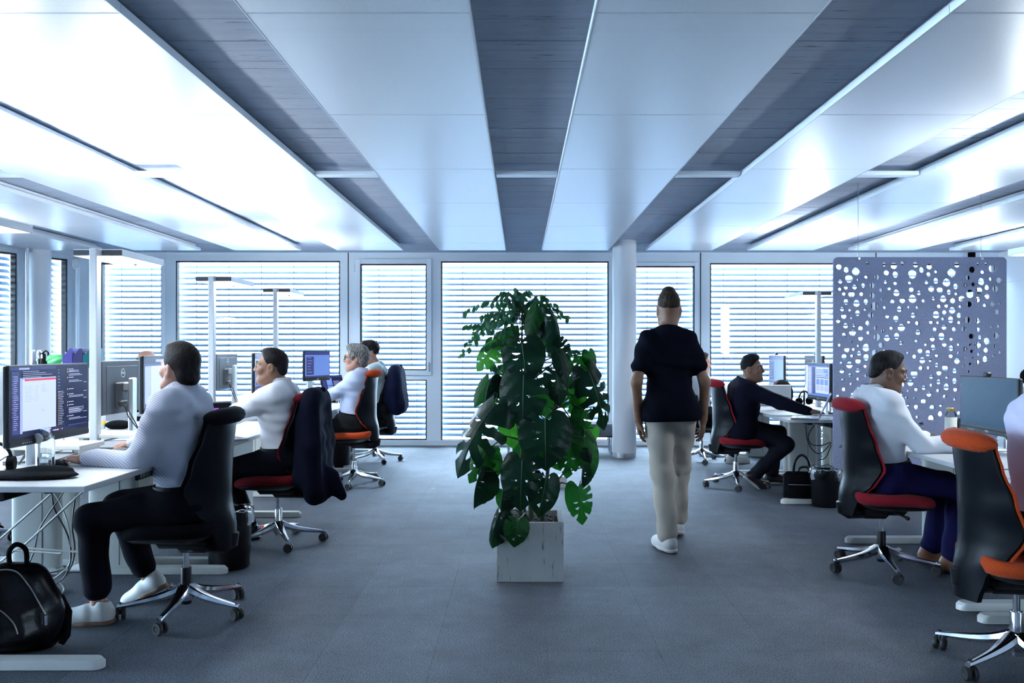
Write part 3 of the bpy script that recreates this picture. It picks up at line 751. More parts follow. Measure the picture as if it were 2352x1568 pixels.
make_monitor('second monitor back with round logo, behind the middle lamp pole', -2.86, 8.0, 1.298, .962, 180, .76)
make_monitor('monitor edge-on behind the face of the white-shirted man', -2.30, 7.44, 1.312, .962, 0, .75, 'sky', cam_on=True)
make_monitor('screen with a painted blue reflection above the green-capped bottle', -2.28, 9.30, 1.326, .988, -20, .80, 'sky', W=.50)
make_monitor('pale monitor back beside the smallest lamp', -2.84, 9.10, 1.30, .96, 180, .76)
make_monitor('tilted blue screen right of the blazer man, with clipped webcam', 3.0, 9.70, 1.270, .910, 180, .735, 'sky', cam_on=True)
make_monitor('dashboard screen cut by the edge of the felt divider', 2.76, 7.66, 1.215, .868, 180, .735, 'dash', W=.57)
make_monitor('monitor back behind the right lamp pole', 3.32, 9.30, 1.272, .93, 0, .735, cam_on=True)
make_monitor('dark teal screen at the right picture edge, in front of the divider', 2.83, 5.01, 1.178, .832, 180, .74, 'teal', W=.62, buttons=True, cam_on=True)
# ------------------------------------------------------------------ laptops
lap_body = M('laptop_grey', (.20, .21, .23), .4, .4)
def make_laptop(label, x, y, z, face, kind=None, open_deg=105, W=.33, D=.23, dark=False):
    e = thing('laptop', label, 'laptop', (x, y, z), math.radians(face-90), 'laptops on the desks'); bm_ = mon_bezel if dark else lap_body
    mb = MB(); mb.box((0, 0, .009), (W, D, .014), .003); part('chassis', mb, bm_, e)
    if kind is None:
        mb = MB(); mb.box((0, 0, .0195), (W, D, .006), .002); part('lid', mb, lap_body, e); return e
    mb = MB(); mb.box((0, .02, .0168), (W*.86, D*.45, .002)); part('keyboard', mb, mon_bezel, e, 0)
    a = math.radians(open_deg-90)
    mb = MB(); mb.box((0, -.004, D/2), (W, .007, D), .002); ld = part('lid', mb, bm_, e, loc=(0, -D/2+.003, .016), rot=(a, 0, 0))
    part('screen', screen_mb(W-.02, D-.026, kind), SMATS, ld, 0, loc=(0, .0005, D/2+.002))
    return e
make_laptop('open laptop with dark screen, between the two nearest left men', -1.93, 5.28, .76, -48, 'dark', 100, W=.31)
make_laptop('open laptop with blue code screen on the farthest left desk', -2.12, 9.78, .80, -38, 'code', 110, W=.34, dark=True)
make_laptop('open silver laptop on the blazer man desk, beside the divider', 2.50, 7.26, .735, 160, 'code', 115)
make_laptop('closed silver laptop lying behind the glass bottle', -2.40, 4.72, .78, 20)
p = onz(110, 1055, .79); make_laptop('thin closed laptop under the big screen stand', p.x-.04, p.y+.02, .78, 8)
# ------------------------------------------------------------------ organic shapes: blended distance field turned into one surface
class SDF:
    def __init__(s, lo, hi, h):
        s.lo = np.array(lo, float); s.h = h; n = np.ceil((np.array(hi)-s.lo)/h).astype(int)+1
        s.D = np.full(n, .09, np.float32); s.ax = [s.lo[i]+h*np.arange(n[i]) for i in range(3)]
    def _blk(s, lo, hi, m):
        sl = []
        for i in range(3):
            a = int(np.clip(np.floor((lo[i]-m-s.lo[i])/s.h), 0, s.D.shape[i])); b = int(np.clip(np.ceil((hi[i]+m-s.lo[i])/s.h)+1, 0, s.D.shape[i])); sl.append(slice(a, b))
        P = np.meshgrid(*[s.ax[i][sl[i]] for i in range(3)], indexing='ij'); return tuple(sl), P
    def put(s, sl, d, k, op):
        a = s.D[sl]; d = d.astype(np.float32)
        if op == 'sub': a2 = -a; b = d
        else: a2 = a; b = d
        if k > 0:
            h = np.maximum(k-np.abs(a2-b), 0)/k; r = np.minimum(a2, b)-h*h*k/4
        else: r = np.minimum(a2, b)
        s.D[sl] = -r if op == 'sub' else r
    def cone(s, a, b, ra, rb, k=.03, op='add', sq=None):
        a = np.array(a, float); b = np.array(b, float); R = max(ra, rb)
        sl, P = s._blk(np.minimum(a, b)-R, np.maximum(a, b)+R, k+2*s.h)
        if 0 in s.D[sl].shape: return s
        ba = b-a; L2 = max(ba@ba, 1e-9); Q = [P[i]-a[i] for i in range(3)]
        t = np.clip((Q[0]*ba[0]+Q[1]*ba[1]+Q[2]*ba[2])/L2, 0, 1)
        d = np.sqrt(sum((Q[i]-t*ba[i])**2 for i in range(3)))-(ra+(rb-ra)*t); s.put(sl, d, k, op); return s
    def ell(s, c, r, R=None, k=.03, op='add'):
        c = np.array(c, float); r = np.array(r, float); m = r.max()
        sl, P = s._blk(c-m, c+m, k+2*s.h)
        if 0 in s.D[sl].shape: return s
        Q = [P[i]-c[i] for i in range(3)]
        if R is not None: R = np.array(R); Q = [sum(R[j, i]*Q[j] for j in range(3)) for i in range(3)]
        k0 = np.sqrt(sum((Q[i]/r[i])**2 for i in range(3))); k1 = np.sqrt(sum((Q[i]/r[i]**2)**2 for i in range(3)))+1e-9
        s.put(sl, k0*(k0-1)/k1, k, op); return s
    def cut(s, p, n, k=.01):
        """remove everything on the side of the plane that n points to"""
        n = np.array(n, float)/np.linalg.norm(n); P = np.meshgrid(*s.ax, indexing='ij')
        d = sum((P[i]-p[i])*n[i] for i in range(3)).astype(np.float32)
        h = np.maximum(k-np.abs(s.D-d), 0)/k; s.D = np.maximum(s.D, d)+h*h*k/4; return s
    def wrinkle(s, amp, fr=38, seed=0):
        P = np.meshgrid(*s.ax, indexing='ij'); x, y, z = P; q = seed*1.7
        w_ = np.sin(fr*(z+.45*x+.35*y)+3*np.sin(9*x+q)+2.5*np.sin(11*y+q*2))+.6*np.sin(fr*1.7*(z-.6*y+.2*x)+2*np.sin(14*z+q))
        s.D += (amp*w_).astype(np.float32); return s
    def mesh(s):
        D = s.D; S = D < 0; n = D.shape
        C = [(i, j, k) for i in (0, 1) for j in (0, 1) for k in (0, 1)]
        sub = lambda A, c: A[c[0]:n[0]-1+c[0], c[1]:n[1]-1+c[1], c[2]:n[2]-1+c[2]]
        cnt = sum(sub(S, c).astype(np.int8) for c in C); act = (cnt > 0) & (cnt < 8)
        idx = np.argwhere(act); ids = np.full(act.shape, -1, np.int64); ids[act] = np.arange(len(idx))
        acc = np.zeros((len(idx), 3)); num = np.zeros(len(idx)); i0, j0, k0 = idx.T
        for a in C:
            for ax in range(3):
                if a[ax] == 1: continue
                b = list(a); b[ax] = 1
                da = D[i0+a[0], j0+a[1], k0+a[2]]; db = D[i0+b[0], j0+b[1], k0+b[2]]; cr = (da < 0) != (db < 0)
                t = np.where(cr, da/np.where(cr, da-db, 1), 0); p = np.array(a, float)[None]+np.zeros((len(idx), 3)); p[:, ax] = t
                acc += np.where(cr[:, None], p, 0); num += cr
        V = s.lo+s.h*(idx+acc/num[:, None]); Fs = []
        for ax in range(3):
            u, v = (ax+1) % 3, (ax+2) % 3
            sa = [slice(None)]*3; sb = [slice(None)]*3; sa[ax] = slice(0, n[ax]-1); sb[ax] = slice(1, n[ax])
            for t in (u, v): sa[t] = slice(1, n[t]-1); sb[t] = slice(1, n[t]-1)
            A = S[tuple(sa)]; B = S[tuple(sb)]; e = np.argwhere(A != B)
            if not len(e): continue
            fl_ = A[tuple(e.T)]; e = e.copy(); e[:, u] += 1; e[:, v] += 1
            def g(du, dv):
                q = e.copy(); q[:, u] -= du; q[:, v] -= dv; return ids[tuple(q.T)]
            q = np.stack([g(1, 1), g(0, 1), g(0, 0), g(1, 0)], 1); q[~fl_] = q[~fl_][:, ::-1]; Fs.append(q)
        return V, np.concatenate(Fs)
def join(*ms):
    o = 0; V = []; Fa = []; mi = []
    for m in ms:
        V.append(m[0]); Fa.append(m[1]+o); o += len(m[0]); mi.append(np.array(m[2]) if len(m) > 2 else np.zeros(len(m[1]), int))
    return np.concatenate(V), np.concatenate(Fa), np.concatenate(mi)
def xf(m, R, t):
    return (m[0] @ np.array(R).T+np.array(t),)+tuple(m[1:])

# ---- heads (x right, y forward, z up; origin between the ears)
HEADC = {}
def head_mesh(fem=False):
    if fem in HEADC: return HEADC[fem]
    s = SDF((-.11, -.13, -.20), (.11, .15, .15), .0042)
    s.ell((0, -.012, .035), (.075, .096, .088), k=.02)
    s.ell((0, .018, -.03), (.060, .074, .088), k=.04)
    s.ell((0, .045, -.082), (.040, .042, .036), k=.04)
    s.cone((-.030, .050, -.098), (.030, .050, -.098), .022, .022, .03); s.cone((0, .074, -.103), (0, .076, -.100), .018, .018, .03)
    for sx in (-1, 1):
        s.cone((sx*.055, -.005, -.055), (sx*.040, .045, -.092), .022, .020, .035)          # jaw
        s.ell((sx*.043, .062, -.022), (.024, .022, .020), k=.03)                            # cheek
        s.cone((sx*.012, .087, .030), (sx*.048, .070, .028), .010, .009, .02)               # brow
        s.ell((sx*.033, .092, .008), (.020, .016, .012), k=.015, op='sub')                  # eye socket
        s.ell((sx*.033, .072, .007), (.0155, .0155, .0135), k=.006)                         # eyeball and lids
        s.ell((sx*.078, -.012, -.012), (.010, .021, .034), k=.012); s.ell((sx*.085, -.006, -.006), (.005, .010, .018), k=.006, op='sub')
    s.cone((0, .088, .020), (0, .109, -.022), .008, .0125, .014)
    for sx in (-1, 1): s.ell((sx*.013, .099, -.028), (.010, .012, .009), k=.010)
    s.cone((-.017, .084, -.060), (.017, .084, -.060), .0075, .0075, .010); s.cone((-.014, .083, -.071), (.014, .083, -.071), .0085, .0085, .010)
    s.cone((-.022, .094, -.0655), (.022, .094, -.0655), .0022, .0022, .004, op='sub')
    s.cone((0, -.022, -.02), (0, -.032, -.19), .056 if not fem else .050, .060 if not fem else .052, .03)
    V, Fq = s.mesh(); c = V[Fq].mean(1)
    lip = (np.abs(c[:, 0]) < .024) & (c[:, 1] > .078) & (np.abs(c[:, 2]+.0655) < .0125)
    HEADC[fem] = (V, Fq, lip.astype(int)); return HEADC[fem]
HAIRC = {}
def hair_mesh(style):
    if style in HAIRC: return HAIRC[style]
    s = SDF((-.13, -.15, -.16), (.13, .15, .22), .0048)
    if style == 'short':
        s.ell((0, -.015, .042), (.0795, .1005, .088), k=.02); s.ell((0, .018, .104), (.05, .055, .028), k=.03); s.ell((0, -.07, -.02), (.060, .038, .05), k=.03); s.cut((0, .052, .050), (0, .93, -.36), .03); s.cut((0, -.10, -.075), (0, .55, -1), .03)
    elif style == 'quiff':
        s.ell((0, -.016, .044), (.0795, .1000, .090), k=.02); s.ell((0, .022, .112), (.046, .048, .032), k=.03); s.ell((0, -.01, .118), (.05, .07, .026), k=.03); s.cut((0, .056, .054), (0, .90, -.44), .03); s.cut((0, -.10, -.065), (0, .5, -1), .03)
    elif style == 'longer':
        s.ell((0, -.018, .044), (.083, .104, .091), k=.02); s.ell((0, .012, .107), (.056, .062, .030), k=.03); s.ell((0, -.072, -.035), (.064, .042, .06), k=.03); s.cut((0, .056, .050), (0, .93, -.36), .03); s.cut((0, -.08, -.085), (0, .35, -1), .03)
    elif style == 'bob':
        s.ell((0, -.022, .042), (.094, .112, .100), k=.02); s.ell((.0, .040, .098), (.076, .062, .042), k=.03); s.ell((0, -.065, -.03), (.078, .055, .07), k=.03)
        for sx in (-1, 1): s.ell((sx*.074, .02, .035), (.022, .05, .05), k=.02)
        s.cut((0, .066, .045), (0, .93, -.36), .03); s.cut((0, -.06, -.088), (0, .35, -1), .03)
    elif style == 'curly':
        s.ell((0, -.02, .05), (.094, .110, .100), k=.02); s.ell((0, .05, .10), (.07, .05, .045), k=.03); s.cut((0, .068, .05), (0, .8, -.6), .02); s.cut((0, -.08, -.075), (0, .2, -1), .02)
    elif style == 'walker':
        s.ell((0, -.015, .042), (.0775, .0985, .088), k=.02); s.ell((0, .0, .120), (.042, .065, .036), k=.03); s.cut((0, .056, .055), (0, .9, -.44), .03); s.cut((0, -.10, -.060), (0, .35, -1), .03)
    elif style == 'fringe':
        s.ell((0, -.018, .020), (.0805, .098, .085), k=.02); s.cut((0, .0, .045), (0, .12, 1), .015); s.cut((0, .030, .0), (0, 1, .1), .02); s.cut((0, -.10, -.062), (0, .2, -1), .02)
    for sx in (-1, 1): s.ell((sx*.085, -.008, -.014), (.022, .024, .036), k=.01, op='sub')
    amp = {'curly': .006, 'bob': .003}.get(style, .0016); P = np.meshgrid(*s.ax, indexing='ij')
    if style == 'curly': s.D += (amp*np.sin(95*P[0])*np.sin(90*P[1]+1)*np.sin(88*P[2])).astype(np.float32)
    else: s.D += (.35*amp*np.sin(240*(P[0]+.25*P[1])+22*np.sin(11*P[1]+9*P[2]))*1).astype(np.float32)
    HAIRC[style] = s.mesh(); return HAIRC[style]
# ---- hands: wrist at origin, fingers along +y, back of the hand up (+z), thumb on +x for a left hand palm down
HANDC = {}
def hand_mesh(curl=.35, spread=.1, key=None):
    key = (curl, spread)
    if key in HANDC: return HANDC[key]
    s = SDF((-.075, -.06, -.11), (.095, .205, .045), .0033)
    s.cone((0, -.055, 0), (0, .005, 0), .027, .026, .02); s.cone((.012, -.05, 0), (.012, .0, 0), .022, .022, .02); s.cone((-.012, -.05, 0), (-.012, .0, 0), .022, .022, .02)
    base = [(.030, .088), (.010, .094), (-.011, .090), (-.031, .080)]; ln = [.072, .079, .073, .058]; rr = [.0088, .0092, .0088, .0078]
    for i, (x, y) in enumerate(base):
        s.cone((x*.55, .005, 0), (x, y, .0), .0175, .0122, .016)
        ang = curl*(.8+.12*i); p = np.array([x, y, 0.]); sp = spread*(1.2-i*.8); L = ln[i]; r = rr[i]
        for q, f in enumerate((.46, .30, .24)):
            a = ang*(.6+.75*q); d = np.array([math.sin(sp)*math.cos(a), math.cos(a)*math.cos(sp), -math.sin(a)]); p2 = p+d*L*f
            s.cone(p, p2, r*(1-.08*q), r*(.93-.08*q), .005); p = p2
    p = np.array([.022, .018, -.004]); s.cone(p, (.046, .050, -.012), .017, .0125, .014); s.cone((.046, .050, -.012), (.060, .082, -.020), .0115, .0100, .006); s.cone((.060, .082, -.020), (.062, .108, -.028), .0098, .0082, .005)
    s.ell((-.026, .035, -.008), (.014, .034, .013), k=.015)
    HANDC[key] = s.mesh(); return HANDC[key]
def frame_from(f, up):
    f = np.array(f, float); f /= np.linalg.norm(f); r = np.cross(f, np.array(up, float)); r /= np.linalg.norm(r); u = np.cross(r, f); return np.stack([r, f, u], 1)   # columns: x, y, z
def ik(a, b, l1, l2, pole):
    a, b, pole = np.array(a, float), np.array(b, float), np.array(pole, float); d = b-a; L = np.linalg.norm(d)
    if L > .998*(l1+l2): b = a+d/L*.998*(l1+l2); d = b-a; L = np.linalg.norm(d)
    x = (l1*l1-l2*l2+L*L)/(2*L); y = math.sqrt(max(0, l1*l1-x*x)); n = d/L; p = pole-(pole@n)*n; p /= np.linalg.norm(p)
    return a+n*x+p*y, b
def shoe_mesh(high=False):
    s = SDF((-.07, -.10, 0.0-.012), (.07, .24, .16), .0055)
    s.cone((0, -.035, .055), (0, .05, .055), .040, .040, .03); s.cone((0, .05, .048), (0, .155, .036), .042, .034, .03); s.cone((.008, .10, .032), (.006, .175, .028), .038, .030, .03); s.cone((0, -.03, .03), (0, .15, .03), .036, .036, .03)
    s.cone((0, -.02, .06), (0, -.018, .10), .040, .037, .03); s.ell((0, -.02, .125), (.030, .034, .03), k=.008, op='sub')
    s.cone((-.03, .055, .083), (.03, .055, .083), .003, .003, .004); s.cone((-.03, .078, .076), (.03, .078, .076), .003, .003, .004); s.cone((-.028, .10, .069), (.028, .10, .069), .003, .003, .004)
    s.cut((0, 0, .014), (0, 0, -1), .004)
    so = SDF((-.07, -.11, -.012), (.075, .24, .05), .0055)
    so.cone((0, -.035, .02), (0, .05, .02), .045, .045, .02); so.cone((0, .05, .02), (.004, .165, .02), .047, .041, .03); so.cut((0, 0, .024), (0, 0, 1), .003); so.cut((0, 0, 0), (0, 0, -1), .003)
    return s.mesh(), so.mesh()
SHOE = {}
SKIN = {}
def skin_mat(n, col):
    if n not in SKIN:
        SKIN[n] = M('skin_'+n, col, .5, spec=.4, noise=(25, .10)); SKIN[n+'lip'] = M('lips_'+n, (col[0]*.75, col[1]*.5, col[2]*.5), .45)
    return [SKIN[n], SKIN[n+'lip']]
def hair_mat(n, c1, c2):
    if n in MATS: return MATS[n]
    m = M(n, c1, .6, spec=.10); nt = m.node_tree; N = nt.nodes; L = nt.links; b = N['Principled BSDF']
    tc = N.new('ShaderNodeTexCoord'); mp = N.new('ShaderNodeMapping'); mp.inputs['Scale'].default_value = (160, 18, 30); L.new(tc.outputs['Object'], mp.inputs[0])
    n1 = N.new('ShaderNodeTexNoise'); n1.inputs['Scale'].default_value = 1; n1.inputs['Detail'].default_value = 3; L.new(mp.outputs[0], n1.inputs[0])
    r = N.new('ShaderNodeValToRGB'); r.color_ramp.elements[0].position = .35; r.color_ramp.elements[1].position = .65; r.color_ramp.elements[0].color = (*c1, 1); r.color_ramp.elements[1].color = (*c2, 1)
    L.new(n1.outputs['Fac'], r.inputs[0]); L.new(r.outputs[0], b.inputs['Base Color'])
    bp = N.new('ShaderNodeBump'); bp.inputs['Strength'].default_value = .35; bp.inputs['Distance'].default_value = .0018; L.new(n1.outputs['Fac'], bp.inputs['Height']); L.new(bp.outputs[0], b.inputs['Normal'])
    return m
def person(label, loc, heading, pelvis, neck, head, head_yaw, head_pitch=0, hands=None, feet=None, skin='light', hair=None, hairm=None, shirt=None, pants=None, shoes=None, sole=None, fem=False,
           sleeve='long', elbow_out=.35, build=1.0, curl=.45, hand_up=(0, 0, 1), knee_pole=None, jacket=False, face=True, sh_yaw=0, standing=False, roll=0, glasses=False, watch=None, belt=None, sock=None, elbow_pole=None, collar=True, foot_pitch=(0, 0), head_scale=1.0, foot_dir=None, beard=False, hem=.90):
    """all joints in world metres; hands/feet = (left, right)"""
    e = thing('person', label, 'person', loc); o = np.array([loc[0], loc[1], loc[2] if len(loc) > 2 else 0.])
    ph = math.radians(heading); h = np.array([math.cos(ph), math.sin(ph), 0]); ps = math.radians(heading+sh_yaw); hs = np.array([math.cos(ps), math.sin(ps), 0]); l = np.array([-h[1], h[0], 0]); ls_ = np.array([-hs[1], hs[0], 0]); z = np.array([0, 0, 1.])
    P = np.array(pelvis)-o; Nk = np.array(neck)-o; Hc = np.array(head)-o; B = build
    ax = (Nk-P)/np.linalg.norm(Nk-P); fwd = np.cross(ls_, ax); fwd /= np.linalg.norm(fwd); fwd = -fwd if fwd@h < 0 else fwd
    sw = (.165 if fem else .188)*B*(.95 if standing else 1); tl = np.linalg.norm(Nk-P)
    SH = [Nk-ax*.075+ls_*sw*sg for sg in (1, -1)]; HP = [P+l*.088*sg for sg in (1, -1)]
    UA, FA = (.275, .245) if fem else (.295, .262); TH, SHN = (.42, .41) if fem else (.44, .435)
    EL, WR, KN, AN = [], [], [], []
    for i, sg in enumerate((1, -1)):
        ep = elbow_pole[i] if elbow_pole else (l*sg*elbow_out-z*.9-h*.35)
        E, W_ = ik(SH[i], np.array(hands[i])-o, UA, FA, ep); EL.append(E); WR.append(W_)
        kp = knee_pole[i] if knee_pole else (h*1.0+z*.7)
        A_ = np.array(feet[i])-o; K, A2 = ik(HP[i], A_+z*.075, TH, SHN, kp); KN.append(K); AN.append(A2)
    c = (.5, .5, .5)
    allp = np.array(SH+HP+EL+WR+KN+AN+[P, Nk, Hc]); lo = allp.min(0)-.22; hi = allp.max(0)+.22
    # --- body under the clothes: one continuous surface
    def torso(s, g, z0=None):
        at_ = lambda t: P+(Nk-P)*t
        s.cone(P-l*.075*B, P+l*.075*B, .115*B+g, .115*B+g, .06)
        s.cone(P-h*.05-l*.07*B, P-h*.05+l*.07*B, .095*B+g, .095*B+g, .06)
        s.cone(at_(.33)-ls_*.060*B+fwd*.01, at_(.33)+ls_*.060*B+fwd*.01, .104*B+g, .104*B+g, .08)
        s.cone(at_(.60)-ls_*.085*B+fwd*.005, at_(.60)+ls_*.085*B+fwd*.005, .108*B+g, .108*B+g, .08)
        s.cone(at_(.80)-ls_*.105*B, at_(.80)+ls_*.105*B, .088*B+g, .088*B+g, .07)
        for i in (0, 1): s.cone(SH[i]-ls_*(.03 if i == 0 else -.03), Nk-ax*.02, .060*B+g, .052+g, .06)
        if fem:
            for sg in (-1, 1): s.ell(at_(.66)+fwd*.085+ls_*.065*sg, (.06+g,)*3, k=.05)
    def arm(s, i, g, upto=1.0, k=.03):
        if upto > .5:
            s.cone(SH[i], EL[i], .058*B+g, .044*B+g, .05); q = EL[i]+(WR[i]-EL[i])*((upto-.5)*2); s.cone(EL[i], q, .044*B+g, .044*B+g+(.031-.044*B)*((upto-.5)*2), k)
        else:
            q = SH[i]+(EL[i]-SH[i])*upto*2; s.cone(SH[i], q, .058*B+g, .058*B+g+.004, .05)
    def leg(s, i, g, g2=None, upto=1.0):
        g2 = g if g2 is None else g2; q = KN[i]+(AN[i]-KN[i])*upto
        Bl = 1.0 if standing else B; s.cone(HP[i], KN[i], .088*Bl+g, .060*Bl+g, .05); s.cone(KN[i], q, .058*Bl+g, .042*Bl+g2, .04)
    s = SDF(lo, hi, .011); torso(s, -.008)
    for i in (0, 1):
        arm(s, i, 0 if sleeve != 'long' else -.010); leg(s, i, -.008)
    s.cone(Nk-ax*.05, Hc-z*.02-h*.02, .056, .056, .04); ms = [s.mesh()]
    yaw = math.radians(head_yaw); pt = math.radians(head_pitch)
    hf = np.array([math.cos(yaw)*math.cos(pt), math.sin(yaw)*math.cos(pt), math.sin(pt)]); HR = frame_from(hf, z)
    if roll: HR = HR @ np.array(Matrix.Rotation(math.radians(roll), 3, 'Y'))
    HR = HR*head_scale
    ms.append(xf(head_mesh(fem), HR, Hc))
    for i, sg in enumerate((1, -1)):
        d = WR[i]-EL[i]; d = d/np.linalg.norm(d)
        if not standing: d = d*np.array([1, 1, .25]); d /= np.linalg.norm(d)
        up = hand_up if not standing else l*sg
        FR = frame_from(d, up); hm = hand_mesh(curl); V = hm[0].copy(); Fq = hm[1]
        if (sg == 1) == (not standing): pass
        flip = sg == -1 if not standing else sg == 1
        if flip: V[:, 0] *= -1; Fq = Fq[:, ::-1]
        k_ = .93 if fem else 1.02; ms.append(xf((V*k_, Fq), FR, WR[i]))
    part('body', join(*ms), skin_mat(skin, {'light': (.36, .185, .13), 'tan': (.20, .10, .06), 'brown': (.10, .045, .025)}[skin]), e, 180)
    body = e
    # --- hair, brows, eyes
    if hair:
        part('hair', xf(hair_mesh(hair), HR, Hc), hairm, e, 180)
    if face:
        eb = MB(); ey = MB(); ir = MB()
        for sx in (-1, 1):
            eb.tube([(sx*.012, .099, .029), (sx*.032, .092, .036), (sx*.050, .076, .031)], [.003, .004, .002], 6)
            ey.sphere((sx*.033, .0775, .0075), .0112, 12, 8); ir.sphere((sx*.033, .0842, .0075), .0056, 10, 6)
        for nm, mb, mt in (('eyebrows', eb, hairm if hairm else M('brow_dark', (.02, .016, .014), .8)), ('eyes', ey, M('eye_white', (.6, .6, .6), .2)), ('irises', ir, M('iris', (.02, .012, .008), .15))):
            part(nm, (np.array(mb.v) @ HR.T+Hc, [list(f) for f in mb.f]), mt, e)
    if beard:
        s = SDF((-.08, -.02, -.14), (.08, .13, .0), .0045); s.ell((0, .022, -.062), (.064, .078, .062), k=.02); s.cut((0, 0, -.040), (0, .35, 1), .02); s.cut((0, .0, 0), (0, -1, -.2), .02); s.ell((0, .10, -.066), (.026, .03, .012), k=.008, op='sub')
        part('stubble', xf(s.mesh(), HR, Hc), M('stubble', (.10, .055, .04), .9), e, 180)
    if glasses:
        g = MB()
        for sx in (-1, 1):
            rg = [(sx*(.034+.023*math.cos(t)), .1035-.006*abs(math.cos(t)), .006+.019*math.sin(t)) for t in [2*PI*k/16 for k in range(17)]]; g.tube(rg, .0024, 6)
            g.tube([(sx*.057, .098, .010), (sx*.078, .05, .010), (sx*.082, -.01, .004)], .0024, 6)
        g.tube([(-.011, .104, .010), (.011, .104, .010)], .0024, 6)
        part('eyeglasses', (np.array(g.v) @ HR.T+Hc, [list(f) for f in g.f]), M('black_frames', (.008, .008, .01), .3), e)
    # --- shirt
    if shirt:
        g = .016 if not jacket else .030; s = SDF(lo, hi, .0085); torso(s, g)
        if standing:
            for q_ in (.0, -.05, -.10): s.cone(P+ax*q_-l*.075*B, P+ax*q_+l*.075*B, .166*B, .166*B, .05)
        for i in (0, 1): arm(s, i, g-.004 if not jacket else g-.008, {'long': .985, 'short': (.31 if standing else .40), 'rolled': .93}[sleeve])
        if jacket:
            s.cone(P-l*.09+z*.0, P+l*.09, .132*B, .132*B, .06); s.cone(P-l*.09+h*.02-z*.06, P+l*.09+h*.02-z*.06, .120*B, .120*B, .06)
        s.wrinkle(.0044 if not jacket else .0030, 36, hash(label) % 7 if False else len(label) % 7)
        cutp = P+ax*(-.10 if jacket else (.066 if not standing else -.085)); s.cut(cutp, -ax, .012)
        s.cut(Nk+ax*.028-fwd*.02, ax*1.0+fwd*.30, .012); part('blazer' if jacket else ('t_shirt' if sleeve == 'short' else 'shirt'), s.mesh(), shirt, e, 180)
        if collar:
            mb = MB(); rg = []; cax = (Hc-np.array([0, 0, .10])-Nk); cax = ax*.5+cax/np.linalg.norm(cax)*.5; C0 = Nk+ax*.005
            for k in range(25):
                t = 2*PI*k/24; rad = ls_*math.cos(t)+fwd*math.sin(t); op = max(0, math.sin(t))
                b0 = C0+rad*.074-ax*.016*op; b1 = C0+rad*.067+ax*(.036-.030*op); b2 = C0+rad*.078+ax*(.030-.030*op); b3 = C0+rad*.090-ax*.018*(1+op)
                rg.append([b3, b2, b1, b0])
            mb.rings([[tuple(p) for p in r] for r in rg], close=True, cap=False); part('collar', mb, shirt if not jacket else M('white_shirt_cloth', (.62, .64, .69), .85), e, 60)
    if pants:
        s = SDF(lo, hi, .0085); g = .014
        s.cone(P-l*.075*B, P+l*.075*B, .115*B+g, .115*B+g, .05); s.cone(P-h*.05-l*.07*B, P-h*.05+l*.07*B, .095*B+g, .095*B+g, .05)
        s.cone(P+ax*.07-l*.066*B, P+ax*.07+l*.066*B, .120*B+g, .120*B+g, .05)
        for i in (0, 1): leg(s, i, g, g+(.014 if standing else .008), hem)
        s.wrinkle(.0036, 30, 3); s.cut(P+ax*(.088 if not standing else -.035), ax, .01); part('trousers', s.mesh(), pants, e, 180)
        if belt:
            mb = MB(); C0 = P+ax*.075; rg = []
            for k in range(29):
                t = 2*PI*k/28; rad = ls_*math.cos(t)*(.203*B)+fwd*math.sin(t)*(.146*B); rg.append([tuple(C0+rad*a_+ax*b_) for a_, b_ in ((1.0, -.018), (1.03, -.018), (1.03, .018), (1.0, .018))])
            mb.rings(rg, cap=False); part('belt', mb, belt, e, 50)
    for i in (0, 1):
        d = h.copy()
        if foot_dir is not None: a_ = math.radians(foot_dir[i]); d = np.array([math.cos(a_), math.sin(a_), 0])
        fp = math.radians(foot_pitch[i]); d3 = d*math.cos(fp)-z*math.sin(fp); u3 = z*math.cos(fp)+d*math.sin(fp); FR = np.stack([np.cross(d3, u3), d3, u3], 1)
        if 'm' not in SHOE: SHOE['m'] = shoe_mesh()
        up_, so_ = SHOE['m']; A = AN[i]-u3*.075
        sh = part('shoe', xf(up_, FR, A), shoes, e, 180); part('sole', xf(so_, FR, A), sole if sole else shoes, sh, 180)
        if shoes is shoe_W:
            mb = MB()
            for (yy, zz_, w_) in ((.045, .094, .024), (.066, .088, .026), (.088, .080, .027), (.110, .072, .027)): mb.tube([(-w_, yy+.008, zz_-.010), (-w_*.4, yy, zz_+.001), (w_*.4, yy, zz_+.001), (w_, yy+.008, zz_-.010)], .0032, 5)
            part('laces', (np.array(mb.v) @ FR.T+A, [list(f) for f in mb.f]), M('grey_laces', (.40, .41, .42), .8), sh)
        if sock:
            mb = MB(); q = KN[i]+(AN[i]-KN[i])*.72; mb.tube([tuple(q), tuple(AN[i]-z*.02)], [.050, .040], 14); part('sock', mb, sock, e)
    if watch is not None:
        i = watch; d = WR[i]-EL[i]; d /= np.linalg.norm(d); mb = MB(); mb.tube([tuple(WR[i]-d*.040), tuple(WR[i]-d*.015)], .0345, 16); R_ = frame_from(d, z); mb.box(tuple(WR[i]-d*.027+R_[:, 2]*.033), (.030, .032, .010), .004, R=Matrix(R_.tolist()))
        part('watch', mb, black_plastic if watch == 1 else alu, e)
    e['_j'] = 0; del e['_j']
    return e, dict(SH=SH, EL=EL, WR=WR, KN=KN, AN=AN)
def v3(px, py, Y): return tuple(at(px, py, Y))

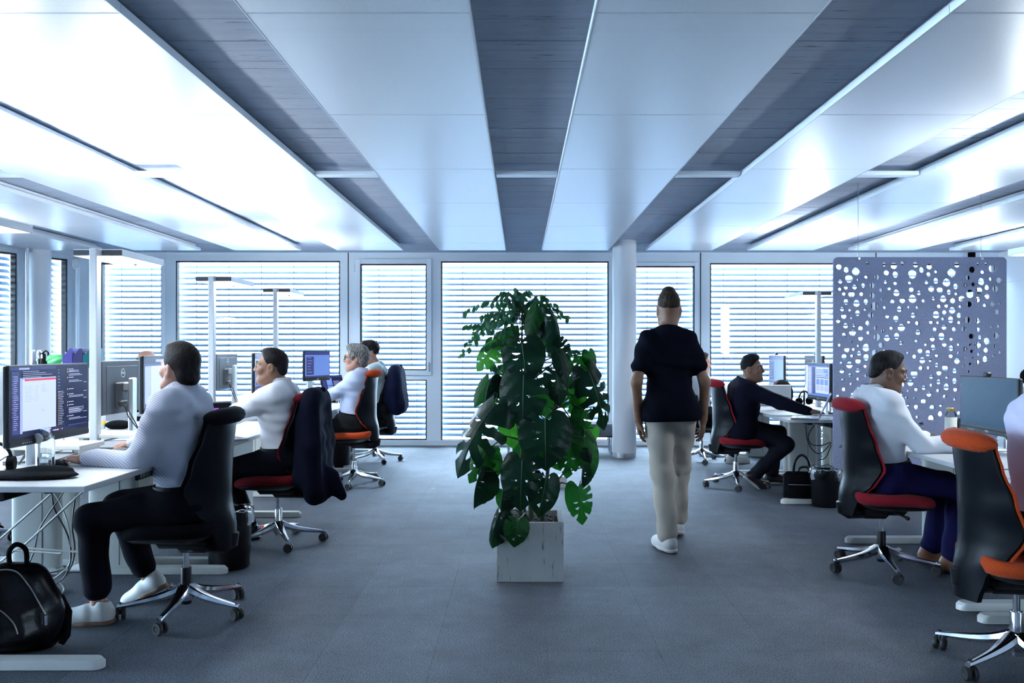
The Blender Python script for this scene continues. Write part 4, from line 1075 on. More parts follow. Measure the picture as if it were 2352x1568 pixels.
cloth = lambda n, c, r=.85, b=(60, .10), nz=None: M(n, c, r, spec=(.2 if c[0] > .1 else .05), sheen=(.1 if c[0] > .1 else 0), bump=b, noise=nz)
def pinstripe(name, c1, c2, sc):
    m = M(name, c1, .85); nt = m.node_tree; N = nt.nodes; L = nt.links; b = N['Principled BSDF']
    tc = N.new('ShaderNodeTexCoord'); wv = N.new('ShaderNodeTexWave'); wv.inputs['Scale'].default_value = sc; wv.bands_direction = 'DIAGONAL'; wv.inputs['Distortion'].default_value = 1.5; wv.inputs['Detail Scale'].default_value = .3
    L.new(tc.outputs['Object'], wv.inputs[0]); r = N.new('ShaderNodeValToRGB'); r.color_ramp.elements[0].color = (*c1, 1); r.color_ramp.elements[1].color = (*c2, 1); L.new(wv.outputs[0], r.inputs[0]); L.new(r.outputs[0], b.inputs['Base Color']); return m
shirt_A = pinstripe('striped_shirt_cloth', (.30, .32, .40), (.52, .54, .64), 42)
shirt_W = cloth('white_shirt_cloth', (.62, .64, .69)); shirt_L = cloth('pale_blue_shirt_cloth', (.44, .50, .66)); shirt_V = cloth('pale_lilac_shirt_cloth', (.52, .52, .68))
tee_G = cloth('sage_tee_cloth', (.33, .42, .44)); navy_tee = cloth('navy_tee_cloth', (.003, .004, .009)); navy_bl = cloth('navy_blazer_cloth', (.006, .007, .015))
black_tr = cloth('black_trouser_cloth', (.004, .0045, .008)); navy_tr = cloth('navy_trouser_cloth', (.013, .013, .055)); beige_tr = cloth('beige_chino_cloth', (.46, .42, .36)); grey_tr = cloth('charcoal_trouser_cloth', (.012, .013, .015))
shoe_W = M('white_leather', (.66, .66, .65), .5); shoe_B = M('black_shoe', (.012, .012, .014), .4); shoe_Br = M('tan_leather', (.28, .12, .06), .4); gum = M('gum_sole', (.20, .12, .08), .7); sole_W = M('pale_rubber_sole', (.50, .50, .46), .7); belt_m = M('black_belt', (.004, .004, .005), .5, spec=.12)
hair_dark = hair_mat('dark_brown_hair', (.006, .005, .006), (.022, .017, .016)); hair_black = hair_mat('black_hair', (.004, .004, .005), (.018, .016, .017)); hair_grey = hair_mat('grey_hair', (.035, .035, .036), (.30, .29, .28)); hair_br = hair_mat('brown_hair', (.012, .008, .006), (.05, .035, .028))

# A: striped shirt, nearest on the left
person('man in grey striped shirt and black trousers typing at the nearest left desk', (-1.68, 4.2, 0), 180, (-1.685, 4.20, .585), (-1.72, 4.18, 1.145), (-1.725, 4.19, 1.248), 148, 4,
       hands=((-2.10, 4.02, .815), (-2.16, 4.62, .815)), feet=((-2.07, 4.06, 0), (-1.98, 4.42, .035)), hair='longer', hairm=hair_dark, shirt=shirt_A, pants=black_tr, shoes=shoe_W, sole=gum, watch=0, belt=belt_m, build=1.0, beard=True, foot_pitch=(0, 28), elbow_out=.25, foot_dir=(186, 172), hem=.79)
# B: white shirt, smiling profile
person('dark-haired man in white shirt and black trousers, in profile with a navy jacket behind him', (-1.66, 5.75, 0), 180, (-1.64, 5.75, .585), (-1.665, 5.72, 1.108), (-1.715, 5.70, 1.222), 186, 2,
       hands=((-2.22, 5.50, .80), (-2.20, 5.95, .795)), feet=((-2.0, 5.62, 0), (-1.92, 5.86, 0)), skin='tan', hair='short', hairm=hair_black, shirt=shirt_W, pants=black_tr, shoes=shoe_B, belt=belt_m, sock=black_tr, beard=False)
# C: grey-haired woman with glasses
person('grey-haired woman with glasses in a pale blue shirt, sitting on the orange chair', (-1.62, 8.2, 0), 180, (-1.655, 8.20, .625), (-1.585, 8.18, 1.125), (-1.625, 8.17, 1.252), 183, 0,
       hands=((-2.06, 8.06, .785), (-2.08, 8.30, .785)), feet=((-2.0, 8.1, 0), (-2.0, 8.32, 0)), hair='bob', hairm=hair_grey, shirt=shirt_L, pants=grey_tr, shoes=shoe_B, fem=True, glasses=True, belt=belt_m, head_scale=1.04)
# D: behind her
person('dark curly-haired person in a sage t-shirt typing on the laptop, behind the grey-haired woman', (-1.74, 9.9, 0), 180, (-1.70, 9.90, .63), (-1.72, 9.88, 1.165), (-1.80, 9.86, 1.305), 200, -5,
       hands=((-2.06, 9.72, .835), (-2.10, 9.95, .835)), feet=((-2.1, 9.8, 0), (-2.1, 10.05, 0)), hair='curly', hairm=hair_black, shirt=tee_G, pants=grey_tr, shoes=shoe_W, sleeve='short', face=False, collar=False)
# E: navy blazer on the right
person('smiling man in navy blazer and dark jeans reaching for the mouse', (2.13, 8.05, 0), 0, (2.14, 8.08, .575), (2.18, 8.02, 1.035), (2.235, 7.97, 1.150), -32, 2,
       hands=((2.80, 8.38, .775), (2.66, 7.64, .775)), feet=((2.50, 8.25, 0), (2.25, 7.98, .045)), skin='tan', hair='quiff', hairm=hair_black, shirt=navy_bl, pants=cloth('dark_jeans', (.014, .016, .024)), shoes=shoe_B, sole=sole_W, jacket=True, foot_pitch=(0, 38), knee_pole=(np.array([1, .1, .6]), np.array([1, -.1, .75])))
# F: white shirt behind, mostly hidden by the walking man
person('person in white shirt on the far right chair, mostly hidden behind the walking man', (2.2, 9.85, 0), 0, (2.12, 9.88, .58), (2.12, 9.88, 1.06), (2.165, 9.88, 1.175), 0, -8,
       hands=((2.75, 10.1, .78), (2.72, 9.66, .78)), feet=((2.55, 10.0, 0), (2.5, 9.75, 0)), hair='short', hairm=hair_br, shirt=shirt_W, pants=grey_tr, shoes=shoe_W, face=False)
# G: white shirt, before the divider
person('man in crisp white shirt and navy trousers looking down, before the felt divider', (2.22, 5.04, 0), -4, (2.21, 5.05, .585), (2.165, 5.05, 1.095), (2.235, 5.03, 1.205), -8, -14,
       hands=((2.62, 5.28, .775), (2.60, 4.84, .775)), feet=((2.58, 5.20, 0), (2.60, 4.98, 0)), skin='brown', hair='short', hairm=hair_black, shirt=shirt_W, pants=navy_tr, shoes=shoe_Br, sole=shoe_B, sock=cloth('navy_sock', (.008, .008, .02)), watch=1, sleeve='rolled', belt=belt_m, elbow_out=.2)
# H: right edge
person('person in pale lilac shirt with dark hair, cut off by the right picture edge', (2.16, 3.5, 0), -4, (2.225, 3.48, .585), (2.245, 3.48, 1.135), (2.32, 3.48, 1.255), -4, -6,
       hands=((2.68, 3.75, .785), (2.68, 3.28, .785)), feet=((2.6, 3.62, 0), (2.6, 3.40, 0)), hair='longer', hairm=hair_dark, shirt=shirt_V, pants=cloth('dark_olive_trousers', (.016, .020, .018)), shoes=shoe_B, build=1.05)
# I: bald colleague across
person('balding person behind the bright mail screen, only the top of the head showing', (-3.75, 8.35, 0), 0, (-3.80, 8.35, .585), (-3.78, 8.35, 1.08), (-3.76, 8.35, 1.205), 0, 0,
       hands=((-3.3, 8.5, .80), (-3.3, 8.2, .80)), feet=((-3.4, 8.45, 0), (-3.4, 8.2, 0)), hair='fringe', hairm=hair_br, shirt=black_tr, pants=black_tr, shoes=shoe_B)
# W: walking away
W0 = (1.03, 5.6, 0)
person('tall man in navy t-shirt and beige trousers walking away down the aisle', W0, 90, (1.015, 5.60, .945), (1.00, 5.62, 1.475), (1.015, 5.66, 1.620), 88, -4,
       hands=((.800, 5.60, .875), (1.250, 5.66, .875)), feet=((.985, 5.50, 0), (1.11, 5.86, .035)), skin='tan', hair='walker', hairm=hair_br, shirt=navy_tee, pants=beige_tr, shoes=shoe_W, sleeve='short', standing=True, face=True, collar=False,
       knee_pole=(np.array([.05, 1, 0]), np.array([0, 1, 0])), elbow_pole=(np.array([-.7, -1, 0]), np.array([.7, -1, 0])), foot_pitch=(0, 14), curl=.5, foot_dir=(108, 78), build=.80)
# ------------------------------------------------------------------ potted plant: swiss-cheese plant and weeping fig in one square planter
PC = Vector((.058, 4.97)); PW_ = .385; PH = .345
def planter_mat():
    m = M('weathered_white_planter', (.42, .43, .42), .75); nt = m.node_tree; N = nt.nodes; L = nt.links; b = N['Principled BSDF']
    tc = N.new('ShaderNodeTexCoord'); mp = N.new('ShaderNodeMapping'); mp.inputs['Scale'].default_value = (75, 75, 7); L.new(tc.outputs['Object'], mp.inputs[0])
    n = N.new('ShaderNodeTexNoise'); n.inputs['Scale'].default_value = 1; n.inputs['Detail'].default_value = 5; n.inputs['Roughness'].default_value = .6; L.new(mp.outputs[0], n.inputs[0])
    r = N.new('ShaderNodeValToRGB'); r.color_ramp.elements[0].position = .30; r.color_ramp.elements[1].position = .37; r.color_ramp.elements[0].color = (.07, .07, .06, 1); r.color_ramp.elements[1].color = (1, 1, 1, 1); L.new(n.outputs['Fac'], r.inputs[0])
    n2 = N.new('ShaderNodeTexNoise'); n2.inputs['Scale'].default_value = 6; n2.inputs['Detail'].default_value = 4; L.new(tc.outputs['Object'], n2.inputs[0])
    r2 = N.new('ShaderNodeValToRGB'); r2.color_ramp.elements[0].color = (.36, .37, .36, 1); r2.color_ramp.elements[1].color = (.54, .55, .54, 1); L.new(n2.outputs['Fac'], r2.inputs[0])
    mx = N.new('ShaderNodeMix'); mx.data_type = 'RGBA'; mx.blend_type = 'MULTIPLY'; mx.inputs[0].default_value = 1; L.new(r2.outputs[0], mx.inputs[6]); L.new(r.outputs[0], mx.inputs[7]); L.new(mx.outputs[2], b.inputs['Base Color'])
    bp = N.new('ShaderNodeBump'); bp.inputs['Strength'].default_value = .4; bp.inputs['Distance'].default_value = .003; L.new(r.outputs[0], bp.inputs['Height']); L.new(bp.outputs[0], b.inputs['Normal']); return m
def leaf_mat(name, col, tcol, rough, tr):
    m = bpy.data.materials.new(name); MATS[name] = m; m.use_nodes = True; nt = m.node_tree; N = nt.nodes; L = nt.links; b = N['Principled BSDF']; out = N['Material Output']
    b.inputs['Base Color'].default_value = (*col, 1); b.inputs['Roughness'].default_value = rough; b.inputs['Specular IOR Level'].default_value = .14
    t = N.new('ShaderNodeBsdfTranslucent'); t.inputs[0].default_value = (*tcol, 1); mx = N.new('ShaderNodeMixShader'); mx.inputs[0].default_value = tr
    L.new(b.outputs[0], mx.inputs[1]); L.new(t.outputs[0], mx.inputs[2]); L.new(mx.outputs[0], out.inputs['Surface'])
    tc = N.new('ShaderNodeTexCoord'); n = N.new('ShaderNodeTexNoise'); n.inputs['Scale'].default_value = 14; L.new(tc.outputs['Object'], n.inputs[0])
    bp = N.new('ShaderNodeBump'); bp.inputs['Strength'].default_value = .25; bp.inputs['Distance'].default_value = .006; L.new(n.outputs['Fac'], bp.inputs['Height']); L.new(bp.outputs[0], b.inputs['Normal']); return m
leaf_dark = leaf_mat('dark_monstera_leaf', (.004, .020, .013), (.015, .10, .02), .28, .10)
leaf_mid = leaf_mat('mid_monstera_leaf', (.006, .042, .011), (.02, .19, .02), .36, .25)
leaf_bright = leaf_mat('young_monstera_leaf', (.025, .13, .020), (.07, .38, .03), .42, .40)
fig_leaf_m = leaf_mat('fig_leaf', (.022, .085, .050), (.06, .24, .08), .40, .25)
rib_m = M('leaf_rib', (.05, .12, .06), .5); stem_m = M('green_stem', (.020, .045, .018), .5); bark_m = M('fig_bark', (.03, .028, .022), .8)
OUTL = [(0, .02), (.10, -.13), (.24, -.19), (.38, -.13), (.475, .02), (.515, .20), (.50, .38), (.44, .56), (.34, .72), (.20, .86), (.07, .955), (0, 1.02)]
def monstera(seed, cuts, holes, droop, cup, width=1.0):
    """unit leaf: base at origin, tip at y = 1; +z is the upper face; lobes sweep from the rib towards the tip"""
    rnd = random.Random(seed); mb = MB()
    B = [0, .17, .31, .43, .54, .65, .77, 1.0]; n = len(B)-1
    def out(t):
        q = t*(len(OUTL)-1); a = min(int(q), len(OUTL)-2); f = q-a; p0, p1 = OUTL[a], OUTL[a+1]; return p0[0]+(p1[0]-p0[0])*f, p0[1]+(p1[1]-p0[1])*f
    def shape(x, y):
        r = abs(x); yy = max(0, y); z = -droop*yy*yy*.55-cup*r*r*1.5+.018*math.sin(22*y-16*r)*r*2.2
        return (x*width*(1-.15*cup*r), y*(1-.16*droop*yy), z)
    for sx in (-1, 1):
        cut = [i > 0 and rnd.random() < cuts for i in range(n+1)]; depth = [rnd.uniform(.34, .58) for i in range(n+1)]; wide = [rnd.uniform(.26, .46) for i in range(n+1)]
        for i in range(n):
            t0, t1 = B[i], B[i+1]; hole = i > 0 and rnd.random() < holes; rows = []; NU = 8; hu = rnd.uniform(.16, .26); hl = rnd.uniform(.10, .2); hw_ = rnd.uniform(.22, .40)
            for a in range(NU+1):
                u = a/NU; lo, hi = 0., 1.
                def gap(k): return (wide[k]*min(1, (u-depth[k])/.22)*.5) if cut[k] and u > depth[k] else 0
                lo = gap(i); hi = 1-gap(i+1) if i+1 < n else 1
                if hole and hu < u < hu+hl+.06: lo = max(lo, hw_)
                row = []
                for b_ in range(4):
                    t = t0+(t1-t0)*(lo+(hi-lo)*b_/3); ox, oy = out(t); ry = .86*max(0, (t-.16)/.84)**1.08
                    if cut[i] or cut[i+1]:       # rounded finger ends
                        e = abs(b_-1.5)/1.5; uu = u*(1-.05*e*e)
                    else: uu = u
                    x = sx*ox*uu; y = ry+(oy-ry)*(uu**1.18); row.append(shape(x, y))
                rows.append(row)
            vs = [p for r in rows for p in r]; fs = []
            for a in range(NU):
                for b_ in range(3):
                    q = (a*4+b_, a*4+b_+1, (a+1)*4+b_+1, (a+1)*4+b_); fs.append(q if sx < 0 else q[::-1])
            mb.add(vs, fs, 0)
    rib = [shape(0, t/8*.97) for t in range(9)]
    mb.tube([(p[0], p[1], p[2]+.003) for p in rib], [.010-.001*i for i in range(9)], 5, mi=1)
    return mb
LV = {}
def leaf_mesh(kind, mat):
    k = (kind, mat.name)
    if k not in LV:
        a = {'cut': (3, .62, .30, .5, .35), 'cut2': (8, .80, .25, .75, .6), 'heart': (5, 0, .06, .35, .3), 'holes': (11, .22, .45, .45, .35), 'fold': (21, .35, .2, .9, 1.5), 'slim': (33, .2, .15, .6, 1.9)}[kind]
        LV[k] = mesh_of('leaf', monstera(*a), [mat, rib_m], 180)
    return LV[k]
pot = thing('potted_plant', 'tall plant with split glossy leaves in a weathered white square planter', 'plant', (PC.x, PC.y, 0))
mb = MB(); o_, i_ = PW_/2, PW_/2-.022
def sq(r, z): return [(-r, -r, z), (r, -r, z), (r, r, z), (-r, r, z)]
mb.rings([sq(o_-.004, 0), sq(o_, .004), sq(o_, PH-.004), sq(o_-.003, PH), sq(i_, PH), sq(i_-.002, .20)], cap=False); mb.add(sq(o_-.004, 0), [(0, 3, 2, 1)]); mb.add(sq(i_-.002, .20), [(0, 1, 2, 3)])
part('planter', mb, planter_mat(), pot, 30)
mb = MB(); mb.box((0, 0, .285), (i_*2-.004, i_*2-.004, .05))
soil = part('soil', mb, M('dark_soil', (.012, .012, .012), .95), pot, 0)
mb = MB(); rnd = random.Random(2)
for k in range(420):
    x, y = rnd.uniform(-i_+.01, i_-.01), rnd.uniform(-i_+.01, i_-.01); r = rnd.uniform(.005, .012)
    mb.box((x, y, .312+rnd.uniform(0, .008)), (r*2, r*1.5, r*1.1), r*.4, R=Euler((rnd.random()*3, rnd.random()*3, rnd.random()*3)).to_matrix())
part('clay_granules', mb, M('dark_granules', (.03, .031, .033), .45, noise=(40, .8)), pot, 60, kind='stuff')
# stems
def PL_(px, py, Y): p = at(px, py, Y); return Vector((p.x-PC.x, p.y-PC.y, p.z))
spine = [Vector((.01, .02, .30)), Vector((.0, .03, .6)), Vector((.03, .02, .9)), Vector((.0, .03, 1.15)), Vector((.02, .02, 1.38))]
mb = MB(); mb.tube(spine, [.017, .016, .014, .012, .008], 8); part('stem', mb, stem_m, pot)
mb = MB(); mb.tube([Vector((-.05, -.02, .30)), Vector((-.07, -.03, .52)), Vector((-.04, -.03, .8)), Vector((-.06, -.02, 1.05))], [.014, .013, .011, .008], 8); part('stem', mb, stem_m, pot)
mb = MB(); mb.tube([Vector((.07, -.04, .30)), Vector((.09, -.05, .48)), Vector((.12, -.03, .75)), Vector((.14, -.02, .98))], [.013, .012, .010, .007], 8); part('stem', mb, stem_m, pot)
figtop = PL_(1200, 700, 5.02)
mb = MB(); mb.tube([Vector((-.03, .06, .30)), Vector((-.045, .06, .9)), Vector((-.05, .06, 1.3)), figtop], [.010, .009, .007, .004], 7); part('fig_stem', mb, bark_m, pot)
STEMS = spine+[Vector((-.07, -.03, .52)), Vector((-.04, -.03, .8)), Vector((-.06, -.02, 1.05)), Vector((.09, -.05, .48)), Vector((.12, -.03, .75)), Vector((.14, -.02, .98))]
pet = MB()
def leaf(kind, mat, b, t, width, Yb, Yt, face=0.0, petiole=True):
    """b, t: where base and tip of the blade lie; width of the blade in m; face: turn about the rib"""
    B = PL_(b[0], b[1], Yb); Tt = PL_(t[0], t[1], Yt); d = Tt-B; L = d.length*1.08; y = d.normalized()
    n = Vector((0, -1, .25)); n = (n-y*n.dot(y)).normalized(); n = Matrix.Rotation(face, 3, y) @ n; x = y.cross(n).normalized()
    Wm = width/5.02*5.0*Yb/F
    m = Matrix((x*Wm, y*L, n*L*.9)).transposed().to_4x4(); m.translation = B
    o = part('leaf', leaf_mesh(kind, mat), None, pot); o.matrix_local = m
    if petiole:
        s = min(STEMS, key=lambda q: (q-B).length+(.25 if q.z > B.z+.05 else 0)); mid = (s+B)/2+Vector((0, 0, .05)); pet.tube([s, mid, B], [.006, .005, .004], 5)
D_, M_, G_ = leaf_dark, leaf_mid, leaf_bright
LS = [  # kind, material, base px, tip px, width px, depth base, depth tip, face
    ('holes', D_, (1199, 788), (1208, 872), 104, 4.84, 4.76, .1), ('cut', G_, (1140, 796), (1090, 845), 62, 4.98, 4.95, .3), ('fold', D_, (1264, 712), (1306, 786), 58, 4.92, 4.85, -.5),
    ('heart', M_, (1232, 706), (1206, 772), 50, 4.95, 4.90, .5), ('heart', M_, (1150, 800), (1188, 750), 52, 5.02, 4.98, .2), ('cut', M_, (1338, 868), (1298, 822), 84, 4.98, 4.94, .1),
    ('heart', M_, (1352, 808), (1364, 852), 36, 5.0, 4.98, -.3), ('cut2', D_, (1352, 852), (1408, 985), 82, 4.92, 4.86, -.2), ('cut', D_, (1203, 862), (1197, 978), 118, 4.80, 4.70, .15),
    ('holes', D_, (1276, 852), (1292, 930), 62, 4.86, 4.82, -.3), ('heart', M_, (1122, 872), (1086, 930), 44, 4.98, 4.94, .4), ('slim', D_, (1131, 864), (1100, 914), 34, 4.92, 4.88, .9),
    ('cut2', D_, (1136, 930), (1020, 1072), 118, 4.80, 4.66, .45), ('heart', G_, (1331, 908), (1326, 942), 40, 5.02, 5.0, 0), ('holes', D_, (1252, 962), (1254, 1076), 128, 4.74, 4.66, 0),
    ('heart', G_, (1168, 968), (1178, 1028), 56, 4.98, 4.95, .1), ('cut', M_, (1122, 1030), (1072, 1106), 66, 4.92, 4.88, .2), ('heart', M_, (1122, 1040), (1132, 1106), 58, 4.97, 4.93, .1),
    ('cut', D_, (1199, 1058), (1194, 1172), 100, 4.74, 4.66, .05), ('holes', D_, (1254, 1098), (1240, 1186), 76, 4.76, 4.70, -.1), ('cut', M_, (1328, 1118), (1342, 1206), 66, 4.92, 4.88, -.1),
    ('heart', M_, (1340, 1005), (1366, 1092), 62, 4.95, 4.90, -.2), ('cut', M_, (1312, 1020), (1300, 1098), 62, 4.96, 4.92, .1), ('slim', D_, (1104, 1082), (1070, 1164), 36, 4.88, 4.84, .7),
    ('fold', D_, (1146, 1178), (1114, 1256), 60, 4.72, 4.66, .4), ('slim', D_, (1158, 1118), (1140, 1182), 36, 4.76, 4.72, .6), ('holes', M_, (1189, 1196), (1182, 1256), 62, 4.70, 4.66, -.1),
    ('cut', M_, (1342, 942), (1330, 992), 56, 4.94, 4.92, -.2), ('heart', G_, (1362, 982), (1352, 1018), 36, 5.0, 4.98, 0), ('cut', D_, (1272, 786), (1306, 826), 56, 4.94, 4.92, .2),
    ('cut', M_, (1170, 846), (1138, 880), 50, 4.97, 4.94, .2), ('heart', D_, (1286, 816), (1306, 874), 44, 4.88, 4.84, -.4), ('heart', M_, (1232, 740), (1250, 800), 60, 5.0, 4.95, -.1),
    ('heart', M_, (1160, 1130), (1165, 1180), 48, 4.95, 4.92, .1), ('holes', M_, (1262, 1010), (1292, 1078), 70, 5.0, 4.96, -.2), ('cut', M_, (1170, 905), (1128, 950), 64, 5.0, 4.96, .2),
    ('heart', M_, (1246, 890), (1262, 960), 70, 5.02, 5.0, 0), ('heart', M_, (1210, 1010), (1200, 1070), 62, 5.05, 5.02, 0), ('cut', M_, (1300, 880), (1322, 950), 66, 5.02, 5.0, -.1),
    ('slim', D_, (1340, 1072), (1332, 1122), 26, 4.92, 4.9, .5), ('heart', D_, (1310, 960), (1338, 1010), 50, 4.97, 4.95, -.2), ('fold', D_, (1352, 1030), (1366, 1062), 34, 4.9, 4.88, -.5)]
for a in LS: leaf(*a)
part('leaf_stalks', pet, stem_m, pot)
# fig twigs and small leaves
fl_m = MB(); pts = [(0, 0, 0), (.22, .3, -.01), (.26, .5, -.03), (.18, .75, -.09), (0, 1.0, -.2), (-.18, .75, -.09), (-.26, .5, -.03), (-.22, .3, -.01), (0, .35, .03), (0, .7, -.05)]
fl_m.add(pts, [(0, 1, 8), (1, 2, 8), (2, 9, 8), (2, 3, 9), (3, 4, 9), (4, 5, 9), (5, 6, 9), (6, 8, 9), (6, 7, 8), (7, 0, 8)]); fig_me = mesh_of('fig_leaf', fl_m, fig_leaf_m, 180)
twig = MB(); rnd = random.Random(5); nleaf = 0
ends = [(1063, 800), (1070, 812), (1075, 745), (1070, 712), (1085, 760), (1085, 790), (1108, 722), (1118, 690), (1140, 680), (1150, 668), (1168, 668), (1182, 660), (1195, 672), (1212, 668), (1235, 690), (1255, 682), (1270, 696), (1288, 712), (1304, 728), (1126, 776), (1148, 760), (1165, 735), (1180, 720), (1215, 722), (1232, 738), (1100, 750), (1112, 795), (1240, 712), (1160, 700), (1200, 700), (1325, 805), (1128, 838)]
for (px, py) in ends:
    Yd = rnd.uniform(4.88, 5.16); E = PL_(px, py, Yd); s0 = figtop+Vector((rnd.uniform(-.02, .02), 0, rnd.uniform(-.30, .02))) if px < 1310 and py < 830 else Vector((.02 if px > 1200 else -.05, .02, E.z-.02))
    top = Vector(((s0.x*.45+E.x*.55), (s0.y+E.y)/2, max(s0.z, E.z)+rnd.uniform(.0, .05))); path = []
    for k in range(9):
        t = k/8; path.append((1-t)**2*s0+2*t*(1-t)*top+t*t*E)
    twig.tube(path, [.0024-.0002*k for k in range(9)], 4)
    cnt = 9 if nleaf < 292 else 2
    for k in range(cnt):
        if nleaf >= 298: break
        t = .34+.66*k/(cnt-1); q = (1-t)**2*s0+2*t*(1-t)*top+t*t*E
        d = Vector((rnd.uniform(-.7, .7)+(E.x-s0.x)*.8, rnd.uniform(-.5, .5), -1.0+rnd.uniform(-.2, .7))).normalized(); n = Vector((rnd.uniform(-.6, .6), -1, rnd.uniform(-.3, .6))); n = (n-d*n.dot(d)).normalized(); x = d.cross(n); L = rnd.uniform(.040, .060)
        m = Matrix((x*L, d*L, n*L)).transposed().to_4x4(); m.translation = q; o = part('fig_leaf', fig_me, None, pot); o.matrix_local = m; nleaf += 1
part('fig_twigs', twig, bark_m, pot)
# fallen leaves on the carpet
for (px, py, lab) in ((995, 1124, 'small fallen green leaf on the carpet, left of the two before the plant'), (1118, 1141, 'small fallen green leaf on the carpet, close to the left side of the plant'), (1297, 1146, 'pale fallen leaf on the carpet behind the right side of the plant')):
    p = onz(px, py, .0); mb = MB(); mb.v = []; s = .035
    mb.add([(x*s, y*s-.5*s, z*s*.6+.012) for x, y, z in pts], fl_m.f[:10]); o = part('fallen_leaf', mb, leaf_mat('fallen_%d' % px, (.16, .32, .06), (.2, .4, .05), .5, .2), loc=p, rot=(0, 0, px)); tag(o, lab, 'leaf')
# ------------------------------------------------------------------ perforated felt divider
YD = 6.7
HA = [(160, 200, 42), (262, 237, 40), (395, 262, 57), (552, 146, 25), (787, 160, 31), (920, 181, 49), (1038, 146, 32), (1222, 164, 42), (300, 360, 57), (419, 377, 19), (535, 338, 25), (686, 339, 41), (818, 280, 41), (942, 305, 44), (1178, 298, 62),
      (180, 398, 32), (805, 405, 28), (940, 424, 28), (1140, 414, 27), (258, 482, 31), (378, 474, 36), (497, 455, 32), (619, 454, 42), (172, 510, 27), (742, 519, 30), (857, 495, 26), (958, 558, 48), (1163, 515, 38), (1268, 555, 34), (228, 574, 27), (336, 582, 47), (471, 576, 30),
      (624, 593, 45), (258, 682, 37), (405, 703, 49), (534, 680, 37), (755, 649, 24), (900, 687, 36), (1040, 667, 43), (1180, 642, 58), (651, 742, 59), (205, 780, 32), (309, 797, 19), (519, 783, 20), (790, 769, 28), (997, 782, 40), (1123, 759, 20), (1240, 762, 22), (419, 838, 39), (228, 882, 40), (602, 865, 44), (830, 880, 31), (1187, 866, 38),
      (151, 945, 32), (333, 912, 22), (951, 916, 43), (254, 1010, 39), (367, 1007, 25), (558, 980, 36), (1126, 961, 24), (1241, 980, 31), (460, 1056, 38), (668, 1044, 32), (884, 1048, 27), (1026, 1041, 55), (229, 1142, 32), (350, 1110, 50), (567, 1107, 29), (766, 1083, 29), (1255, 1101, 39), (462, 1188, 37), (689, 1168, 52), (827, 1183, 46), (961, 1155, 43),
      (328, 1235, 20), (1019, 1248, 29), (1229, 1233, 28), (165, 1285, 24), (425, 1294, 22), (536, 1316, 53), (739, 1281, 38), (272, 1345, 40), (360, 1340, 23), (441, 1391, 34), (654, 1388, 46), (785, 1375, 30), (1110, 1394, 25), (1283, 1361, 40), (233, 1446, 41), (337, 1434, 25), (539, 1450, 45), (426, 1506, 42), (1204, 1442, 32), (190, 1535, 27)]
HB = [(206, 195, 43), (98, 240, 39), (295, 262, 25), (195, 305, 35), (588, 164, 43), (797, 236, 48), (880, 154, 27), (988, 155, 27), (1075, 223, 52), (514, 280, 61), (167, 409, 30), (297, 391, 40), (445, 416, 58), (738, 346, 38), (940, 268, 30), (925, 402, 50), (1053, 368, 28), (1169, 383, 43), (570, 468, 39), (694, 453, 31), (812, 440, 31), (1002, 481, 38), (1119, 503, 50),
      (232, 502, 46), (352, 520, 48), (62, 555, 34), (477, 546, 36), (575, 572, 29), (768, 568, 59), (896, 526, 51), (1009, 603, 41), (262, 632, 29), (400, 640, 50), (530, 669, 41), (655, 639, 47), (878, 651, 39), (761, 715, 44), (122, 671, 25), (338, 744, 30), (441, 738, 30), (630, 749, 22), (971, 727, 28), (1081, 712, 37), (1171, 707, 21), (524, 798, 49), (1145, 822, 40), (416, 833, 36), (300, 862, 52), (617, 867, 37),
      (391, 925, 28), (503, 929, 45), (730, 932, 51), (873, 941, 39), (228, 961, 30), (321, 972, 22), (615, 969, 25), (411, 1034, 38), (282, 1069, 34), (546, 1064, 33), (682, 1056, 38), (882, 1070, 33), (1060, 1028, 23), (1160, 1021, 27), (376, 1160, 50), (785, 1158, 40), (1132, 1147, 44), (905, 1169, 31), (250, 1193, 39), (509, 1197, 27), (1003, 1225, 49), (153, 1274, 22), (416, 1270, 38), (606, 1274, 20), (770, 1276, 22), (876, 1279, 51), (1114, 1294, 29),
      (259, 1310, 38), (508, 1322, 40), (693, 1335, 34), (791, 1366, 29), (990, 1349, 39), (603, 1387, 18), (187, 1391, 42), (306, 1421, 27), (504, 1433, 33), (884, 1404, 22), (1181, 1381, 25), (1090, 1426, 23), (701, 1451, 21), (804, 1455, 18), (110, 1490, 46), (590, 1501, 44), (218, 1491, 24), (977, 1473, 42), (874, 1515, 34), (771, 1543, 25)]
